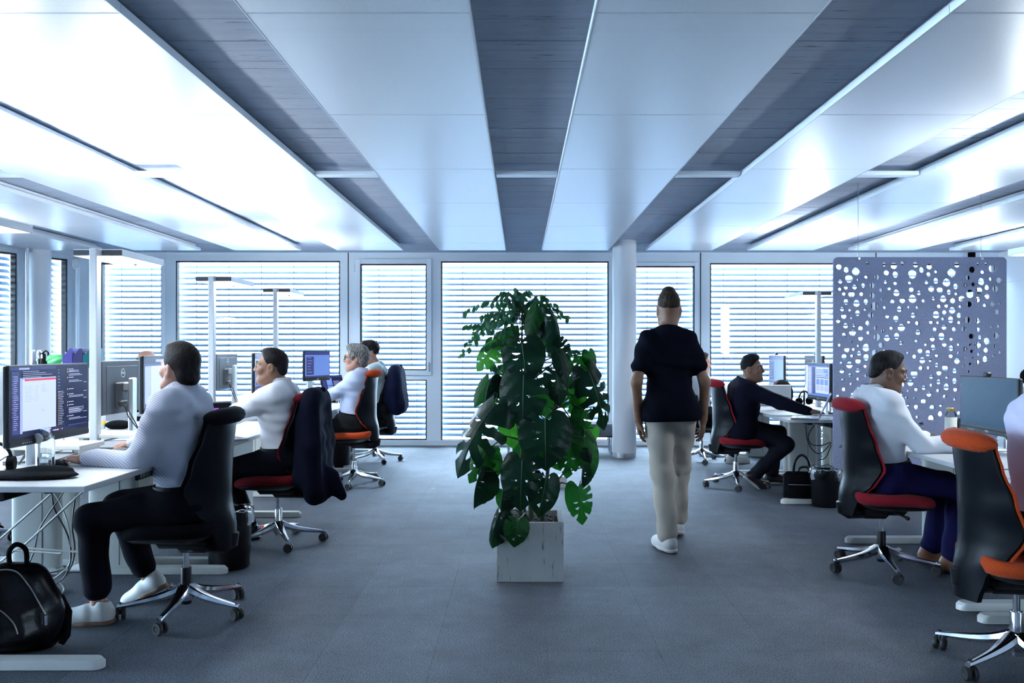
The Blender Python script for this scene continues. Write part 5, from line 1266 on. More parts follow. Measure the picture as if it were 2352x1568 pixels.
HC_ = [(285, 100, 46), (175, 82, 26), (188, 178, 33), (487, 118, 24), (391, 168, 30), (290, 228, 25), (489, 235, 19), (391, 283, 22), (194, 297, 23), (301, 346, 18), (395, 380, 18), (210, 418, 28), (333, 470, 34), (133, 506, 26), (231, 526, 21),
       (1117, 8, 28), (1321, 41, 22), (1407, 98, 30), (1200, 146, 31), (1296, 139, 22), (921, 178, 40), (1117, 218, 50), (1515, 142, 43), (1636, 174, 34), (1743, 111, 28), (1834, 90, 20), (1001, 249, 36), (908, 266, 27), (1436, 205, 37), (1336, 250, 28), (1533, 255, 21), (1810, 187, 22), (953, 357, 43), (1070, 332, 42), (1431, 315, 34), (1332, 363, 23), (1636, 305, 36), (1725, 250, 18), (1530, 382, 43), (1240, 391, 31),
       (1141, 415, 26), (1035, 436, 17), (1420, 433, 25), (1646, 418, 31), (935, 470, 35), (1308, 476, 36), (1116, 530, 21), (1010, 527, 23), (850, 508, 22), (1505, 510, 27), (1634, 537, 21), (1235, 575, 39), (921, 590, 34), (1035, 614, 22), (1141, 642, 32), (1344, 654, 38), (1457, 617, 22), (969, 698, 35), (1450, 730, 35), (1151, 768, 22), (1027, 795, 32), (908, 790, 22), (1095, 880, 32), (1205, 860, 34), (1530, 672, 21), (1730, 360, 30), (1688, 720, 27), (1047, 1245, 26), (1040, 1345, 38), (1230, 1305, 42), (1725, 478, 20)]
holes = [((x/6.03+1900), (y/6.03+580), r/6.03) for x, y, r in HA]+[((x/6.03+2100), (y/6.03+580), r/6.03) for x, y, r in HB if x > 70 or y > 600]+[((x/5.6+1900), (y/5.6+820), r/5.6) for x, y, r in HC_]
dl, dr_, dt, db = at(1914, 0, YD).x, at(2310, 0, YD).x, at(0, 591, YD).z, at(0, 1076, YD).z
cxd, czd = (dl+dr_)/2, (dt+db)/2
kept = []
for (px, py, r) in holes:
    p = at(px, py, YD); R = r*YD/F*1.02; x, z = p.x-cxd, p.z-czd
    if all((x-a)**2+(z-b)**2 > (R+c+.006)**2 for a, b, c in kept) and abs(x)+R < (dr_-dl)/2-.012 and abs(z)+R < (dt-db)/2-.012: kept.append((x, z, R))
rnd = random.Random(4)
for _ in range(700):     # lower part, mostly hidden behind the man and the desk
    x, z, R = rnd.uniform(-.66, .66), rnd.uniform(-.82, -.32), rnd.choice([.014, .018, .022, .028, .034])
    if len(kept) < 285 and all((x-a)**2+(z-b)**2 > (R+c+.024)**2 for a, b, c in kept) and abs(z)+R < (dt-db)/2-.03: kept.append((x, z, R))
cu = bpy.data.curves.new('felt_panel', 'CURVE'); cu.dimensions = '2D'; cu.fill_mode = 'BOTH'; cu.extrude = .0095; cu.bevel_depth = .0015; cu.bevel_resolution = 1
def spl(pts):
    s = cu.splines.new('POLY'); s.points.add(len(pts)-1); s.use_cyclic_u = True
    for q, (x, y) in zip(s.points, pts): q.co = (x, y, 0, 1)
hw, hh, rc = (dr_-dl)/2, (dt-db)/2, .035; op = []
for (sx, sy, a0) in ((1, 1, 0), (-1, 1, PI/2), (-1, -1, PI), (1, -1, 3*PI/2)):
    for k in range(7): a = a0+PI/2*k/6; op.append((sx*(hw-rc)+rc*math.cos(a), sy*(hh-rc)+rc*math.sin(a)))
spl(op)
for (x, z, R) in kept: n = 16 if R < .03 else 22; spl([(x+R*math.cos(2*PI*k/n), z+R*math.sin(2*PI*k/n)) for k in range(n)])
tmp = bpy.data.objects.new('tmp', cu); COL.objects.link(tmp); bpy.context.view_layer.update()
me = bpy.data.meshes.new_from_object(tmp.evaluated_get(bpy.context.evaluated_depsgraph_get())); bpy.data.objects.remove(tmp); me.name = 'felt_panel'
felt = M('blue_grey_felt', (.22, .24, .36), .95, sheen=.2, noise=(160, .22), bump=(300, .3)); me.materials.clear(); me.materials.append(felt)
dv = thing('hanging_divider', 'blue-grey felt divider full of round holes, hung on two thin wires', 'divider', (cxd, YD, czd))
part('felt_panel', me, None, dv, rot=(PI/2, 0, 0))
for px in (1971, 2253):
    x = at(px, 0, YD).x-cxd; mb = MB(); mb.cyl((x, 0, hh-.01), (x, 0, ZC-czd), .0018, n=6); wr = part('hanging_wire', mb, steel_grey, dv)
    mb = MB(); mb.cyl((x, -.026, hh-.012), (x, .026, hh-.012), .010, n=12); mb.cyl((x, 0, hh-.005), (x, 0, hh+.035), .004, n=8); mb.cyl((x, 0, ZC-czd-.05), (x, 0, ZC-czd), .006, n=8); part('wire_clamp', mb, alu, wr)
# ------------------------------------------------------------------ jackets over the chairs
def jacket(label, chair_xy, face, ztop, zbot, w_, depth, mat, seed, shoulder=.0, tail=0):
    rz = math.radians(face-90); e = thing('suit_jacket', label, 'jacket', (chair_xy[0], chair_xy[1], 0), rz, 'suit jackets hung over chair backs')
    s = SDF((-.36, -.56, zbot-.1), (.36, .10, ztop+.1), .010)
    y0 = -.285
    s.cone((-w_*.55, y0+.03, ztop-.075), (w_*.55, y0+.03, ztop-.075), .070, .070, .05)
    for k in range(6):
        t = k/5; z = ztop-.10-(ztop-zbot-.16)*t; wd = w_*(.80+.25*math.sin(PI*min(1, t*1.2+.12))-.10*t); th = depth*(.8+.5*t)
        s.cone((-wd, y0-.01-.02*t+.035, z), (wd, y0-.01-.02*t+.035, z), th, th, .07)
    for sx in (-1, 1):                    # sleeves hang down at the sides, fronts wrap forward
        s.cone((sx*w_*.95, y0+.03, ztop-.14), (sx*(w_+.045), y0+.015, (ztop+zbot)/2), .066, .060, .05); s.cone((sx*(w_+.045), y0+.015, (ztop+zbot)/2), (sx*(w_+.03), y0, zbot+.10), .060, .05, .05)
        s.cone((sx*w_*.9, y0+.08, ztop-.22), (sx*w_*1.0, y0+.10, zbot+.16), .045, .05, .06)
    if tail: s.cone((-.05, y0-.08, zbot+.15), (-.02, y0-.16, zbot+.03), .07, .03, .06)
    # clear the chair back
    P = np.meshgrid(*s.ax, indexing='ij'); q = seed
    s.D += (.0045*np.sin(40*P[0]+1.5*np.sin(2.3*P[2]+q)+9*P[1]+4*P[2])*np.clip((ztop-P[2])*2.2, 0, 1)+.0012*np.sin(22*P[2]+8*P[0]+q)).astype(np.float32)
    part('cloth', s.mesh(), mat, e, 180)
    mb = MB(); mb.tube([(-w_*.32, y0-.005, ztop-.038), (0, y0-.022, ztop-.022), (w_*.32, y0-.005, ztop-.038)], [.014, .022, .014], 8); part('collar', mb, mat, e)
    return e
navy_jk = M('navy_suit_cloth', (.004, .005, .012), .9, spec=.04, bump=(200, .1)); navy_jk2 = M('dark_blue_suit_cloth', (.006, .009, .026), .9, spec=.05, bump=(200, .1))
jacket('long navy suit jacket over the chair of the white-shirted man on the left', (-1.68, 5.75), 180, 1.085, .30, .17, .062, navy_jk, 1, tail=1)
jacket('dark blue jacket over the farthest left chair, in front of the windows', (-1.74, 9.9), 180, 1.16, .60, .19, .075, navy_jk2, 4)
# ------------------------------------------------------------------ bins with clear bags
def bin_(label, x, y, r, h_, bag=True):
    e = thing('waste_bin', label, 'bin', (x, y, 0), 0, 'black waste bins')
    mb = MB(); mb.lathe([(r*.86, 0), (r*.90, .008), (r, h_), (r-.004, h_), (r*.9-.004, .012), (0.001, .012)], n=32, cap=False); mb.lathe([(.001, .0), (r*.86, 0)], n=32, cap=False)
    part('bucket', mb, black_plastic, e, 40)
    if bag:
        mb = MB(); rg = []; rnd = random.Random(int(x*100))
        for (rr, z) in ((r*.90, h_-.14), (r*.97, h_-.03), (r*.985, h_+.016), (r*1.03, h_+.022), (r*1.06, h_+.004), (r*1.075, h_-.045), (r*1.06, h_-.075)):
            rg.append([((rr+.006*math.sin(k*2.1+z*70))*math.cos(2*PI*k/48), (rr+.006*math.sin(k*2.1+z*70))*math.sin(2*PI*k/48), z+.007*math.sin(k*.9+rr*50)) for k in range(48)])
        mb.rings(rg, cap=False); bg_ = part('bin_bag', mb, film_m, e, 180)
        mb = MB(); rim = [((r*1.045)*math.cos(2*PI*k/40), (r*1.045)*math.sin(2*PI*k/40), h_+.012+.005*math.sin(k*1.7)) for k in range(41)]; mb.tube(rim, .0028, 5); part('bag_drawstring', mb, M('white_film', (.6, .62, .65), .3), bg_)
    return e
bin_('black waste bin with clear bag behind the nearest left chair', -1.80, 5.12, .135, .345)
bin_('black waste bin with clear bag in front of the felt divider', 2.62, 7.10, .125, .31)
bin_('small black bin under the desk of the grey-haired woman', -2.02, 9.30, .115, .34, bag=False)
# ------------------------------------------------------------------ bags
leather = M('black_leather', (.003, .0035, .005), .28, spec=.3, bump=(60, .12)); zipm = M('brass_zip', (.55, .50, .42), .3, .9)
bp_ = thing('backpack', 'black leather backpack with bright zips on the carpet at the lower left', 'bag', (-2.255, 3.72, 0), math.radians(8))
s = SDF((-.30, -.22, -.02), (.30, .22, .52), .0095)
s.ell((0, 0, .16), (.185, .105, .16), k=.05); s.cone((-.09, 0, .075), (.10, 0, .075), .085, .085, .05); s.cone((-.085, .01, .16), (.095, .01, .16), .085, .085, .05); s.cone((-.06, .02, .30), (.04, .02, .30), .085, .08, .08)
s.cone((-.085, -.075, .09), (.045, -.075, .09), .062, .062, .03); s.cone((-.075, -.075, .17), (.03, -.075, .17), .055, .055, .04); s.cut((0, 0, .002), (0, 0, -1), .01); s.wrinkle(.0022, 22, 2)
part('body', s.mesh(), leather, bp_, 180)
def smooth_path(P, n=6):
    P = [Vector(p) for p in P]; out = []
    for i in range(len(P)-1):
        p0, p1, p2, p3 = P[max(i-1, 0)], P[i], P[i+1], P[min(i+2, len(P)-1)]
        for k in range(n):
            t = k/n; out.append(.5*((2*p1)+(-p0+p2)*t+(2*p0-5*p1+4*p2-p3)*t*t+(-p0+3*p1-3*p2+p3)*t**3))
    return out+[P[-1]]
def on_bag(lst, r, mat, nm):
    mb = MB(); mb.tube(smooth_path(lst), r*.8, 6); return part(nm, mb, mat, bp_)
zz = on_bag([(-.12, -.055, .335), (-.05, -.062, .372), (.02, -.066, .362), (.075, -.075, .30), (.115, -.083, .235), (.145, -.083, .175)], .0045, zipm, 'zip')
mb = MB(); mb.box((.150, -.090, .150), (.014, .006, .045), .002); part('zip_pull', mb, chrome, zz)
on_bag([(-.13, -.118, .205), (-.08, -.130, .228), (-.02, -.132, .215), (.035, -.135, .16), (.055, -.138, .11)], .004, zipm, 'zip')
mb = MB(); hp = [(-.045, .02, .365), (-.05, .02, .43), (-.02, .02, .465), (.02, .02, .44), (.025, .02, .365)]
mb.tube(smooth_path(hp), .011, 8)
part('carry_loop', mb, black_matte, bp_)
mb = MB(); mb.tube([(.165, .03, .22), (.20, .02, .15), (.20, .0, .05), (.185, -.02, .02)], [.014, .018, .018, .014], 8); part('shoulder_strap', mb, black_matte, bp_)
bc = thing('briefcase', 'black soft briefcase with arched handles beside the bin', 'bag', (2.47, 7.28, 0), math.radians(-8))
mb = MB(); mb.box((0, 0, .135), (.30, .13, .26), .035, mi=0); mb.box((-.01, -.07, .10), (.24, .035, .16), .015, mi=0); part('body', mb, black_matte, bc, 60)
mb = MB(); mb.tube(smooth_path([(-.07, -.03, .25), (-.055, -.03, .36), (.0, -.03, .415), (.055, -.03, .37), (.08, -.03, .25)]), .011, 8); part('handle', mb, leather, bc)
mb = MB(); mb.tube(smooth_path([(-.02, .03, .25), (.0, .03, .295), (.06, .03, .30), (.09, .03, .25)]), .010, 8); part('handle', mb, leather, bc)
mb = MB(); mb.tube([(-.12, -.09, .165), (.10, -.09, .165)], .003, 5); part('zip', mb, steel_grey, bc)
bb = thing('backpack', 'black backpack lying on the cabinet at the right edge', 'bag', (3.92, 6.25, 1.28)); s = SDF((-.30, -.2, -.02), (.32, .2, .26), .010)
s.ell((0.02, 0, .09), (.27, .14, .12), k=.05); s.cone((-.1, 0, .06), (.16, 0, .07), .07, .08, .05); s.cut((0, 0, .0), (0, 0, -1), .01); s.wrinkle(.003, 30, 5); part('body', s.mesh(), black_matte, bb, 180)
mb = MB(); mb.tube([(-.20, -.10, .10), (-.05, -.14, .14), (.12, -.14, .14), (.24, -.10, .09)], .005, 6); part('zip', mb, steel_grey, bb)
p = at(2340, 858, 6.25)
cb_ = thing('sideboard', 'tall white cabinet at the right edge carrying the black backpack', 'cabinet', (4.18, 6.28, 0)); zt = p.z-.11
bb.location = (4.02, 6.22, zt+.002+.0)
mb = MB(); mb.box((0, 0, (zt)/2-.01), (.78, .42, zt-.02), .004); part('carcass', mb, desk_white, cb_); mb = MB(); mb.box((0, 0, zt-.012), (.80, .44, .024), .003); part('top', mb, desk_white, cb_)
for sx in (-1, 1):
    mb = MB(); mb.box((sx*.195, -.218, zt/2), (.38, .016, zt-.08), .003); d_ = part('door', mb, desk_white, cb_); mb = MB(); mb.box((sx*.04, -.232, zt*.75), (.012, .014, .12), .004); part('handle', mb, alu, d_)
# ------------------------------------------------------------------ things on the left desks
def deskobj(name, label, cat, px, py, z, rz=0, group=None): p = onz(px, py, z); return thing(name, label, cat, p, rz, group)
e = deskobj('glass_bottle', 'clear glass swing-top bottle half full of water on the nearest left desk', 'bottle', 104, 1077, .78)
mb = MB(); mb.lathe([(.034, 0), (.041, .004), (.042, .01), (.042, .125), (.038, .142), (.024, .156), (.022, .162), (.022, .185), (.024, .188), (.024, .196), (.020, .196), (.019, .165), (.035, .14), (.0385, .125), (.0385, .012), (.001, .010)], n=28, cap=False); part('glass', mb, bottle_glass, e, 40)
mb = MB(); mb.lathe([(.001, .0125), (.0375, .0125), (.0375, .060), (.001, .060)], n=24, cap=False); part('water', mb, glass_mat('water', (.92, .96, .97), rough=.0), e, 60)
mb = MB(); mb.cyl((-.012, -.036, .150), (-.012, -.050, .147), .024, n=22); part('stopper', mb, M('grey_stopper', (.45, .47, .46), .5), e)
mb = MB(); mb.tube([(.022, 0, .175), (.036, -.01, .168), (.040, -.022, .155), (.02, -.036, .148)], .0018, 6); mb.tube([(-.022, 0, .175), (-.036, -.01, .168), (-.040, -.03, .155)], .0018, 6); part('wire_bail', mb, steel_grey, e)
e = deskobj('felt_sleeve', 'black felt laptop sleeve crumpled in front of the glass bottle', 'sleeve', 78, 1098, .78, .1)
s = SDF((-.24, -.12, -.01), (.22, .13, .07), .0075); s.ell((0, 0, .014), (.19, .080, .016), k=.02); s.ell((.02, .035, .03), (.13, .05, .020), k=.02); s.ell((-.14, 0, .014), (.09, .07, .014), k=.02); s.cut((0, 0, .001), (0, 0, -1), .004); s.wrinkle(.0024, 36, 1); part('cloth', s.mesh(), M('black_felt', (.010, .011, .013), .95, spec=.05, noise=(220, .6)), e, 180)
def mouse(label, x, y, z, mat, rz=0):
    e = thing('computer_mouse', label, 'mouse', (x, y, z), rz, 'computer mice'); mb = MB(); rg = []
    for k in range(9):
        t = k/8; yy = -.055+.11*t; w_ = .031*math.sin(PI*min(.97, max(.03, t)))**.4; h_ = .034*math.sin(PI*(.06+.88*t))**.6; rg.append([(w_*math.cos(a), yy, .001+h_*max(0, math.sin(a))) for a in [PI*j/8 for j in range(9)]])
    mb.rings(rg); part('shell', mb, mat, e, 60); mb = MB(); mb.cyl((-.004, .025, .031), (.004, .025, .031), .008, n=10); part('scroll_wheel', mb, black_rubber, e); return e
mouse('dark mouse under the hand of the striped-shirt man', -2.24, 3.99, .78, black_plastic, PI/2)
mouse('white mouse between the cables behind the glass bottle', onz(146, 1027, .78).x, onz(146, 1027, .78).y, .78, desk_white, .6)
mouse('black mouse under the right hand of the man in navy blazer', 2.90, 7.60, .735, black_plastic, -PI/2)
def keyboard(label, x, y, z, rz, km, bm_):
    e = thing('keyboard', label, 'keyboard', (x, y, z), rz, 'desk keyboards'); mb = MB(); mb.box((0, 0, .009), (.43, .135, .014), .004); part('case', mb, bm_, e); mb = MB()
    for r in range(5):
        for c_ in range(14): mb.box((-.19+c_*.029, -.048+r*.024, .019), (.023, .018, .007), .002)
    part('key_field', mb, km, e, 0, kind='stuff'); return e
keyboard('white keyboard under the right hand of the striped-shirt man', -2.16, 4.42, .78, PI/2, M('grey_keys', (.10, .10, .11), .5), desk_white)
keyboard('black keyboard under the hands of the man before the divider', 2.66, 5.03, .74, PI/2-.05, M('dark_keys', (.05, .052, .055), .5), black_plastic)
keyboard('pale keyboard under the hands of the grey-haired woman', -2.10, 8.16, .75, PI/2, M('pale_keys', (.45, .46, .48), .5), desk_white)
e = thing('riser_tray', 'cream monitor riser board behind the closed silver laptop', 'tray', (-2.50, 5.22, .76)); mb = MB(); mb.box((0, 0, .048), (.52, .24, .024), .003); part('board', mb, desk_edge, e)
for sx in (-1, 1): mb = MB(); mb.box((sx*.22, 0, .018), (.03, .20, .036), .003); part('leg', mb, desk_edge, e)
e = thing('riser_tray', 'cream shelf board under the big nearest screen', 'tray', (-2.50, 4.45, .78)); mb = MB(); mb.box((0, 0, .050), (.40, .26, .024), .003); part('board', mb, desk_edge, e)
for sx in (-1, 1): mb = MB(); mb.box((sx*.17, 0, .019), (.03, .22, .038), .003); part('leg', mb, desk_edge, e)
def headset(label, x, y, z, rz=0, stand=True):
    e = thing('headset', label, 'headset', (x, y, z), rz, 'black headsets'); zc = .12 if stand else .06; mb = MB(); mb.tube([(-.072*math.cos(a), .0, zc+.078*math.sin(a)) for a in [PI*k/10-.1 for k in range(12)]], .008, 8); part('headband', mb, black_plastic, e)
    for sx in (-1, 1):
        mb = MB(); mb.cyl((sx*.058, 0, zc-.02), (sx*.088, 0, zc-.02), .036, .032, n=18); part('ear_cup', mb, black_matte, e)
    if stand: mb = MB(); mb.box((0, 0, .010), (.10, .09, .02), .008); mb.cyl((0, 0, .01), (0, 0, .20), .008, n=10); part('stand', mb, black_plastic, e)
    return e
headset('black headset on a stand left of the dashboard screen', 2.78, 8.10, .735, .5); headset('black headset on a stand behind the jacket, beside the tall bottle', -2.30, 8.30, .75, .7)
headset('black headset lying behind the white bottle', 2.93, 5.52, .74, 1.2, False); headset('black headset lying at the left picture edge', -2.42, 3.80, .78, .3, False)
e = thing('water_bottle', 'clear sports bottle with pale green cap ring on the left desk', 'bottle', (-2.18, 8.95, .80)); e.location = onz(710, 908, .75) ; mb = MB(); mb.lathe([(.034, 0), (.036, .01), (.036, .15), (.030, .17), (.030, .172)], n=20); part('bottle_body', mb, bottle_glass, e)
mb = MB(); mb.lathe([(.032, .172), (.032, .188)], n=20); part('cap_ring', mb, M('pale_green_plastic', (.25, .6, .3), .4), e); mb = MB(); mb.lathe([(.030, .188), (.030, .235), (.024, .245)], n=20); part('cap', mb, M('clear_white_plastic', (.7, .75, .78), .3), e)
e = deskobj('white_bottle', 'white glass bottle with brass lid on the desk before the divider', 'bottle', 2184, 1012, .74)
mb = MB(); mb.lathe([(.034, 0), (.037, .004), (.037, .158)], n=26); part('sleeve', mb, M('cream_silicone', (.66, .68, .64), .6), e); mb = MB(); mb.lathe([(.0365, .158), (.034, .176), (.024, .192), (.023, .200)], n=26); part('glass_neck', mb, clear_glass, e); mb = MB(); mb.lathe([(.025, .196), (.026, .198), (.026, .216), (.024, .218)], n=26); part('lid', mb, M('brushed_brass', (.48, .33, .12), .3, .9), e)
def cup(label, p, r=.036, h_=.085, mat=None):
    e = thing('paper_cup', label, 'cup', p); mb = MB(); mb.lathe([(r*.75, 0), (r, h_), (r+.002, h_+.003), (r-.002, h_), (r*.72, .004), (.001, .004)], n=22, cap=False); mb.lathe([(.001, 0), (r*.75, 0)], n=22, cap=False); part('shell', mb, mat or M('white_paper', (.72, .73, .72), .7), e)
cup('white paper cup on the desk before the divider', onz(2079, 1004, .74))
e = thing('desk_organiser', 'white desktop screen box beside the blazer man', 'desk box', (2.72, 8.84, .735)); mb = MB(); mb.box((0, 0, .115), (.34, .03, .22), .004); part('panel', mb, desk_white, e); mb = MB(); mb.box((0, .07, .006), (.34, .16, .012), .003); part('shelf', mb, desk_white, e)
e = thing('rounded_bag', 'rounded black bag with a brown edge behind the white screen box', 'bag', (2.86, 9.05, .735)); s = SDF((-.16, -.12, 0), (.16, .12, .32), .009); s.ell((0, 0, .12), (.125, .085, .155), k=.03); s.cut((0, 0, .004), (0, 0, -1), .006); part('body', s.mesh(), black_matte, e, 180); mb = MB(); mb.tube([(-.125, -.02, .10), (-.10, -.03, .20), (-.05, -.03, .262)], [.018, .02, .012], 8); part('trim', mb, M('brown_leather', (.14, .07, .05), .5), e)
e = thing('phone_holder', 'small yellow phone holder with dark phone on the left desk', 'phone holder', onz(563, 938, .76)); mb = MB(); mb.box((0, 0, .045), (.055, .012, .09), .004, R=Matrix.Rotation(-.25, 3, 'X')); part('frame', mb, M('mustard_plastic', (.62, .42, .08), .5), e); mb = MB(); mb.box((0, -.012, .048), (.034, .004, .055), .002, R=Matrix.Rotation(-.25, 3, 'X')); part('phone', mb, black_plastic, e)
e = thing('paper_box', 'white box with a red stripe behind the striped-shirt man', 'box', (-2.78, 6.55, .76)); mb = MB(); mb.box((0, 0, .09), (.16, .22, .18), .003); part('carton', mb, M('white_carton', (.72, .73, .74), .7), e); mb = MB(); mb.box((0, 0, .186), (.165, .225, .012), .002); part('red_stripe', mb, M('red_paper', (.6, .08, .08), .7), e)
e = thing('hand_cream_tube', 'small white cream tube with yellow label behind the big lamp pole', 'tube', onz(236, 985, .76)); mb = MB(); mb.lathe([(.017, 0), (.019, .03), (.020, .09), (.012, .11)], n=14); part('tube_body', mb, desk_white, e); mb = MB(); mb.lathe([(.0205, .035), (.0208, .06)], n=14); part('label_band', mb, M('yellow_label', (.65, .42, .06), .6), e)
e = thing('soft_pouch', 'black soft pouch beside the stand of the logo monitor', 'pouch', onz(272, 985, .76)); s = SDF((-.12, -.07, 0), (.12, .07, .09), .007); s.ell((0, 0, .03), (.10, .05, .034), k=.02); s.wrinkle(.002, 50, 2); part('body', s.mesh(), black_matte, e, 180)
e = thing('paper_sheet', 'white papers lying under the big lamp on the left desk', 'paper', (-2.45, 4.95, .76)); e.location = (-2.30, 5.02, .781 if False else .781)
mb = MB(); mb.box((0, 0, .001), (.21, .12, .002)); part('sheet', mb, M('white_sheet', (.8, .82, .84), .8), e)
# thermos, mugs, bags and files on the low cabinet in the left corner
cab = thing('low_cabinet', 'white low cabinet in the far left corner below the slanted windows', 'cabinet', (-4.55, 8.35, 0)); zc_ = 1.16
mb = MB(); mb.box((0, 0, zc_/2), (1.5, .44, zc_), .004); part('carcass', mb, desk_white, cab)
for i in range(3): mb = MB(); mb.box((-.5+i*.5, -.224, zc_/2), (.48, .012, zc_-.06), .003); d_ = part('door', mb, desk_white, cab); mb = MB(); mb.box((-.3+i*.5, -.234, zc_*.8), (.012, .012, .10), .003); part('handle', mb, alu, d_)
def oncab(px): return ((px-CX)/F*8.3, 8.3, zc_)
e = thing('thermos_jug', 'silver thermos jug on the low corner cabinet', 'jug', oncab(84)); mb = MB(); mb.lathe([(.052, 0), (.054, .02), (.046, .15), (.036, .175)], n=22); part('jug_body', mb, chrome, e); mb = MB(); mb.tube([(.05, 0, .14), (.085, 0, .13), (.085, 0, .06), (.05, 0, .04)], .008, 8); part('handle', mb, black_plastic, e)
e = thing('coffee_press', 'black mug with tall loop handle beside the silver jug', 'mug', oncab(105)); mb = MB(); mb.lathe([(.050, 0), (.054, .09), (.050, .092), (.046, .01), (.001, .01)], n=22, cap=False); part('mug_body', mb, black_plastic, e); mb = MB(); mb.tube([(-.02, 0, .085), (-.022, 0, .15), (0, 0, .168), (.026, 0, .15), (.026, 0, .085)], .009, 8); part('handle', mb, black_plastic, e)
def crumple(nm, label, cat, px, sx, sz, mat, seed, Y=8.3):
    e = thing(nm, label, cat, ((px-CX)/F*Y, Y, zc_)); s = SDF((-.2, -.12, 0), (.2, .12, .18), .008); s.ell((0, 0, sz*.5), (sx, .07, sz*.55), k=.03); s.ell((-.04, 0, sz*.7), (sx*.6, .05, sz*.4), k=.03); P = np.meshgrid(*s.ax, indexing='ij'); s.D += (.007*np.sin(45*P[0]+3*np.sin(30*P[2]+seed))*np.sin(50*P[2]+seed)).astype(np.float32); s.cut((0, 0, .003), (0, 0, -1), .004); part('crumpled_bag', s.mesh(), mat, e, 180); return e
crumple('shopping_bag', 'crumpled bright green bag on the low corner cabinet', 'bag', 132, .10, .12, M('green_plastic', (.12, .62, .20), .4), 1); crumple('plastic_bag', 'crumpled white plastic bag beside the green bag', 'bag', 163, .075, .07, M('white_plastic', (.78, .82, .86), .35), 3)
for i, (px, c_, lab) in enumerate(((168, (.10, .08, .36), 'violet magazine file, left of the three on the corner cabinet'), (190, (.035, .030, .13), 'dark purple magazine file, in the middle of the three'), (214, (.0, .14, .17), 'teal magazine file, right of the three, behind the lamp pole'))):
    e = thing('magazine_file', lab, 'file box', ((px-CX)/F*8.25, 8.25, zc_), 0, 'magazine files on the corner cabinet'); m_ = M('file_%d' % i, c_, .5); mb = MB(); h_ = .19; prof = [(-.05, 0), (.05, 0), (.05, h_), (.02, h_), (-.02, h_*.72), (-.05, h_*.68)]
    for yy in (-.10, .10): mb.add([(x, yy-.003, z) for x, z in prof]+[(x, yy+.003, z) for x, z in prof], [tuple(range(6)), tuple(range(11, 5, -1))]+[(k, 6+k, 6+(k+1) % 6, (k+1) % 6) for k in range(6)])
    mb.box((-.048, 0, h_*.34), (.004, .2, h_*.68)); mb.box((.048, 0, h_*.5), (.004, .2, h_)); mb.box((0, 0, .003), (.1, .2, .006)); part('case', mb, m_, e, 0); mb = MB(); mb.box((.0, -.02, h_*.42), (.075, .12, h_*.78)); part('papers', mb, M('paper_stack', (.75, .76, .80), .8), e, 0)
# cream perforated pedestal under the second desk
e = thing('pedestal', 'cream drawer pedestal with rows of small slots, behind the white-shirted man', 'pedestal', (-2.36, 6.35, 0)); mb = MB(); mb.box((0, 0, .34), (.44, .56, .62), .004); part('carcass', mb, M('cream_sheet_steel', (.62, .63, .57), .5), e)
for xx in (-.10, .10):
    mb = MB()
    for k in range(22): mb.box((xx, -.281, .30+k*.013), (.008, .003, .006))
    part('slot_row', mb, black_matte, e, 0)
for sx in (-1, 1):
    for sy in (-1, 1): mb = MB(); mb.cyl((sx*.18, sy*.23, 0), (sx*.18, sy*.23, .035), .02, n=10); part('foot', mb, black_rubber, e)
# bench by the windows, white box on the floor behind the plant
e = thing('bench', 'low grey bench with metal legs by the windows behind the plant', 'bench', (.55, 10.75, 0)); mb = MB(); mb.box((0, 0, .30), (1.55, .45, .17), .02); part('cushion', mb, M('grey_bench_fabric', (.085, .09, .11), .9, bump=(200, .2)), e)
for sx in (-.70, -.1, .62, .72): mb = MB(); mb.cyl((sx, -.15, 0), (sx, -.15, .22), .014, n=10); mb.cyl((sx, .15, 0), (sx, .15, .22), .014, n=10); part('leg', mb, chrome, e)
p = onz(1280, 1118, 0); e = thing('white_carton', 'white box standing on the carpet behind the plant', 'box', p, .25); mb = MB(); mb.box((0, 0, .05), (.16, .13, .10), .004); part('carton', mb, M('white_carton', (.72, .73, .74), .7), e); mb = MB(); mb.box((0, 0, .104), (.164, .134, .012), .003); part('lid', mb, M('white_sheet', (.8, .82, .84), .8), e)
# ------------------------------------------------------------------ cable frames and cables
def wire(nm, label, cat, pts, r, mat, group=None):
    mb = MB(); P = [Vector(p) for p in pts]; out = []
    for i in range(len(P)-1):
        p0, p1, p2, p3 = P[max(i-1, 0)], P[i], P[i+1], P[min(i+2, len(P)-1)]
        for k in range(5):
            t = k/5; out.append(.5*((2*p1)+(-p0+p2)*t+(2*p0-5*p1+4*p2-p3)*t*t+(-p0+3*p1-3*p2+p3)*t**3))
    out.append(P[-1]); mb.tube(out, r, 6); o = part(nm, mb, mat); return tag(o, label, cat, group)
Z2 = lambda x, y, Y: at(x/3.35, 1100+y/3.35, Y)
mb = MB(); YY = 4.55
for a in ([(0, 460), (395, 112)], [(110, 548), (172, 522), (632, 100)], [(150, 528), (650, 562)], [(110, 548), (470, 573), (478, 560)], [(0, 640), (115, 545)]): mb.tube([Z2(x, y, YY) for x, y in a], .0062, 8)
o = part('cable_frame', mb, cable_white); tag(o, 'white wire cable frame slanting under the nearest left desk', 'wire frame')
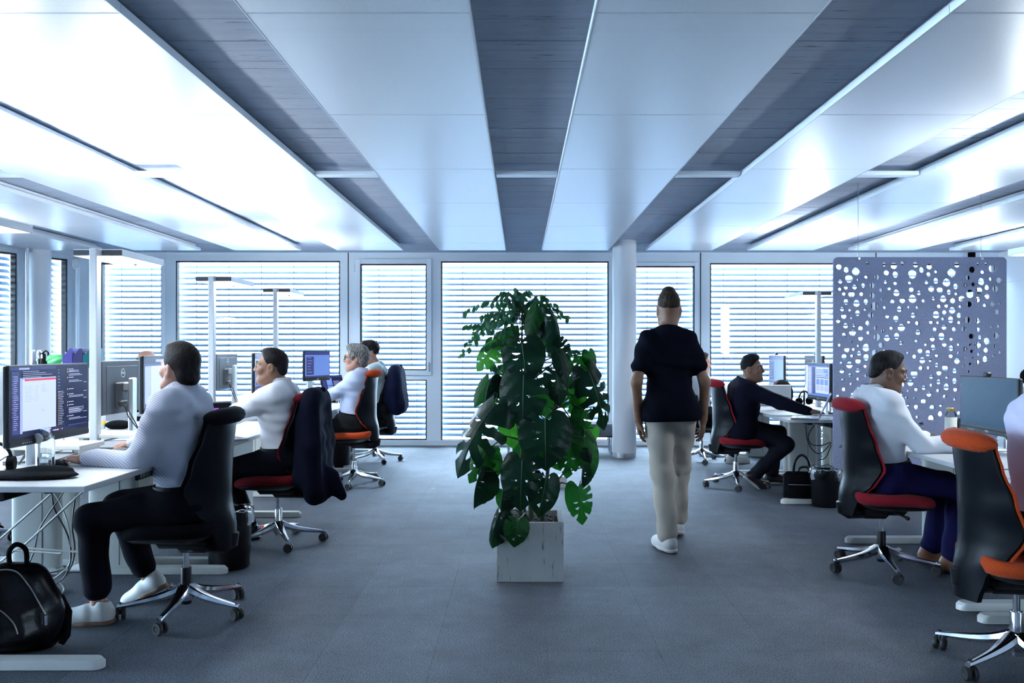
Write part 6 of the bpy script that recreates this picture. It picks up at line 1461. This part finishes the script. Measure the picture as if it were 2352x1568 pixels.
for i, (pts, m_) in enumerate((([(398, 100), (420, 230), (520, 430), (545, 600), (500, 690), (300, 740), (270, 790), (310, 825), (480, 770), (540, 640)], cable_black), ([(415, 105), (480, 220), (535, 400), (540, 560), (530, 660), (420, 760), (300, 812)], cable_white), ([(490, 100), (310, 370), (260, 560), (190, 715)], cable_black), ([(580, 130), (555, 350), (575, 520), (555, 650), (470, 780), (330, 850)], cable_black), ([(330, 845), (450, 795), (492, 850), (440, 905), (390, 920)], cable_white))):
    Pt = []
    for (x, y) in pts:
        q = Z2(x, y, 4.62); Pt.append(q if q.z > .006 else Vector(onz(x/3.35, 1100+y/3.35, .006)))
    wire('power_cable', ['black cable looping down to the carpet', 'pale cable hanging beside the black ones', 'black cable crossing the wire frame', 'rightmost black cable', 'pale cable curled on the carpet'][i]+' under the nearest left desk', 'cable', Pt, .0042, m_, 'cables under the nearest left desk')
ZB = lambda x, y, Y: at(1580+x/3.92, 780+y/3.92, Y)
for i, (pts, m_) in enumerate((([(1060, 760), (1075, 900), (1130, 1000), (1200, 1020), (1290, 930)], cable_black), ([(1140, 765), (1085, 860), (1110, 940), (1200, 950), (1290, 920)], cable_black), ([(1150, 780), (1220, 860), (1300, 930)], cable_white), ([(1290, 950), (1240, 1060), (1180, 1080)], cable_black))):
    wire('power_cable', ['drooping black cable, lowest', 'black cable bow, upper', 'pale straight cable', 'short black cable end'][i]+' under the desk of the blazer man', 'cable', [ZB(x, y, 7.55) for x, y in pts], .0045, m_, 'cables under the blazer desk')
for i, pts in enumerate(([(0, 1165, 0), (60, 1130, .0), (130, 1110, 0), (190, 1085, 0)], [(250, 1170, 0), (330, 1180, 0), (420, 1160, 0), (560, 1190, 0), (620, 1160, 0)], [(480, 1000, .02), (560, 1005, .05), (575, 1060, .0), (490, 1090, 0)], [(700, 1110, 0), (850, 1100, 0), (900, 1070, .01), (960, 1085, .005)])):
    wire('desk_cable', ['black cable bundle at the left end', 'looped black cable before the bottle', 'black cable arching behind the bottle', 'thin black cable by the hand'][i]+' on the nearest left desk', 'cable', [Vector(onz(x/3.92, 760+y/3.92, .785))+Vector((0, 0, dz)) for x, y, dz in pts], .0032, cable_black, 'cables on the nearest left desk')
e = thing('power_brick', 'small black power adapter on the carpet under the desk', 'adapter', onz(178, 1285, 0), .3); mb = MB(); mb.box((0, 0, .018), (.15, .07, .034), .006); part('case', mb, black_plastic, e)
mb = MB(); mb.tube([(.075, 0, .018), (.12, .02, .01), (.2, .06, .006)], .004, 6); part('lead', mb, cable_black, e)
